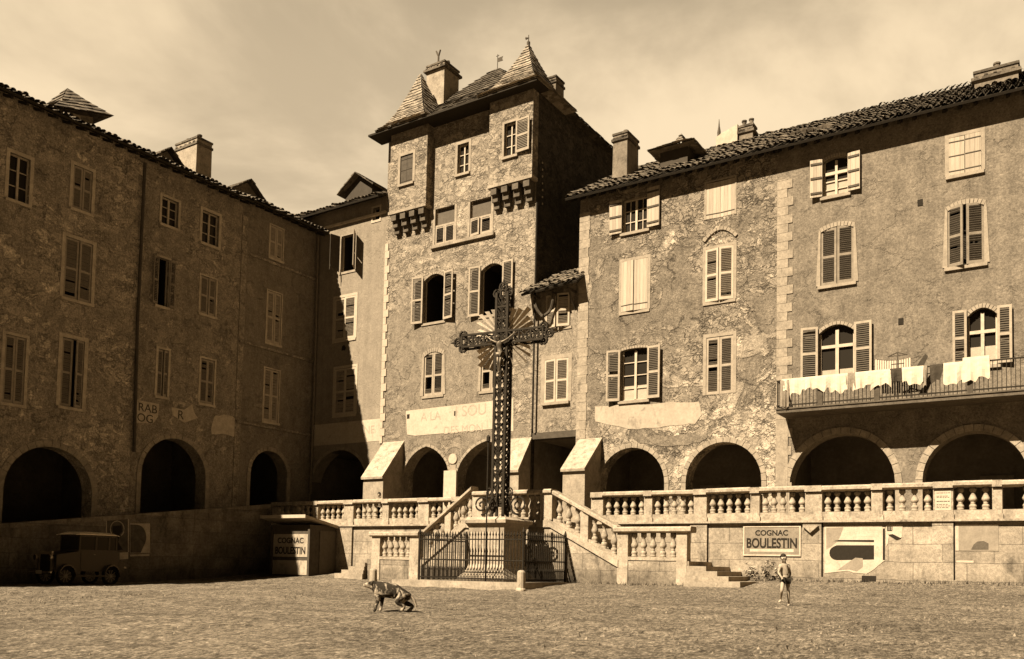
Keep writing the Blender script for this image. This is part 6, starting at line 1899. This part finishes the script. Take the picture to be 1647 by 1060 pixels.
# ================================================================ light
EL = math.atan(1.1/math.hypot(.30, 1.0))
def light():
    dv = (D1*.30 + N1*1.0 + Vector((0,0,-1.1))).normalized()
    L = bpy.data.lights.new('sun', 'SUN'); L.energy = 5.0; L.angle = R(.5); L.color = (1.0, .90, .76)
    o = bpy.data.objects.new('sun', L); COL.objects.link(o); o.rotation_euler = dv.to_track_quat('-Z', 'Y').to_euler(); o.location = (-20, -20, 40)
    w = bpy.data.worlds.new('World'); SC.world = w; w.use_nodes = True
    t = w.node_tree; t.nodes.clear()
    out = t.nodes.new('ShaderNodeOutputWorld'); bg = t.nodes.new('ShaderNodeBackground'); t.links.new(bg.outputs[0], out.inputs[0])
    sky = t.nodes.new('ShaderNodeTexSky'); sky.sky_type = 'NISHITA'; sky.sun_disc = False; sky.sun_elevation = EL
    s = -dv; sky.sun_rotation = math.atan2(s.x, s.y); sky.dust_density = 2.0; sky.ozone_density = .6
    bw = t.nodes.new('ShaderNodeRGBToBW'); t.links.new(sky.outputs[0], bw.inputs[0])
    def mth(op, a, b=0.0, c=0.0):
        n = t.nodes.new('ShaderNodeMath'); n.operation = op
        for i, q in enumerate((a, b, c)):
            if isinstance(q, bpy.types.NodeSocket): t.links.new(q, n.inputs[i])
            else: n.inputs[i].default_value = q
        return n.outputs[0]
    tc = t.nodes.new('ShaderNodeTexCoord'); sp = t.nodes.new('ShaderNodeSeparateXYZ'); t.links.new(tc.outputs['Generated'], sp.inputs[0])
    dz = mth('ADD', mth('MAXIMUM', sp.outputs[2], 0.0), .25)
    cb = t.nodes.new('ShaderNodeCombineXYZ'); t.links.new(mth('DIVIDE', sp.outputs[0], dz), cb.inputs[0]); t.links.new(mth('DIVIDE', sp.outputs[1], dz), cb.inputs[1])
    def ns(scale, det, loc, sc=(1,1,1)):
        mp = t.nodes.new('ShaderNodeMapping'); mp.inputs['Location'].default_value = loc; mp.inputs['Scale'].default_value = sc; t.links.new(cb.outputs[0], mp.inputs[0])
        n = t.nodes.new('ShaderNodeTexNoise'); n.inputs['Scale'].default_value = scale; n.inputs['Detail'].default_value = det; n.inputs['Roughness'].default_value = .55; n.inputs['Distortion'].default_value = .4
        t.links.new(mp.outputs[0], n.inputs['Vector']); return n.outputs['Fac']
    def rg(v, a, b, c, d):
        n = t.nodes.new('ShaderNodeMapRange'); n.interpolation_type = 'SMOOTHSTEP'
        t.links.new(v, n.inputs[0])
        for i, q in enumerate((a, b, c, d)): n.inputs[i+1].default_value = q
        return n.outputs[0]
    cloud = rg(ns(1.5, 7, (SKYX, SKYY, 0), (1, 1.0, 1)), .40, .58, 0, 1)
    base = mth('MINIMUM', mth('MULTIPLY', bw.outputs[0], SKYG), 1.95)
    val = mth('ADD', mth('MULTIPLY', base, mth('SUBTRACT', 1.0, mth('MULTIPLY', cloud, .55))), mth('MULTIPLY', cloud, SKYC))
    zen = rg(sp.outputs[2], .46, .80, 1.0, .24)
    fwd = rg(sp.outputs[1], -.25, .7, .08, 1.0)
    val = mth('MULTIPLY', val, mth('MULTIPLY', zen, fwd))  # sky dimmed overhead and behind the camera to lessen fill on fronts
    vm = t.nodes.new('ShaderNodeVectorMath'); vm.operation = 'SCALE'; vm.inputs[0].default_value = (1.0, .785, .51); t.links.new(val, vm.inputs['Scale'])
    t.links.new(vm.outputs[0], bg.inputs[0]); bg.inputs[1].default_value = .1
SKYX, SKYY, SKYG, SKYC = 0.6, 0.2, 3.0, 2.3
light()
vs = SC.view_settings; vs.view_transform = 'Standard'; vs.look = 'None'; vs.exposure = 1.64; vs.gamma = 1.0
SC.cycles.max_bounces = 6; SC.cycles.diffuse_bounces = 1
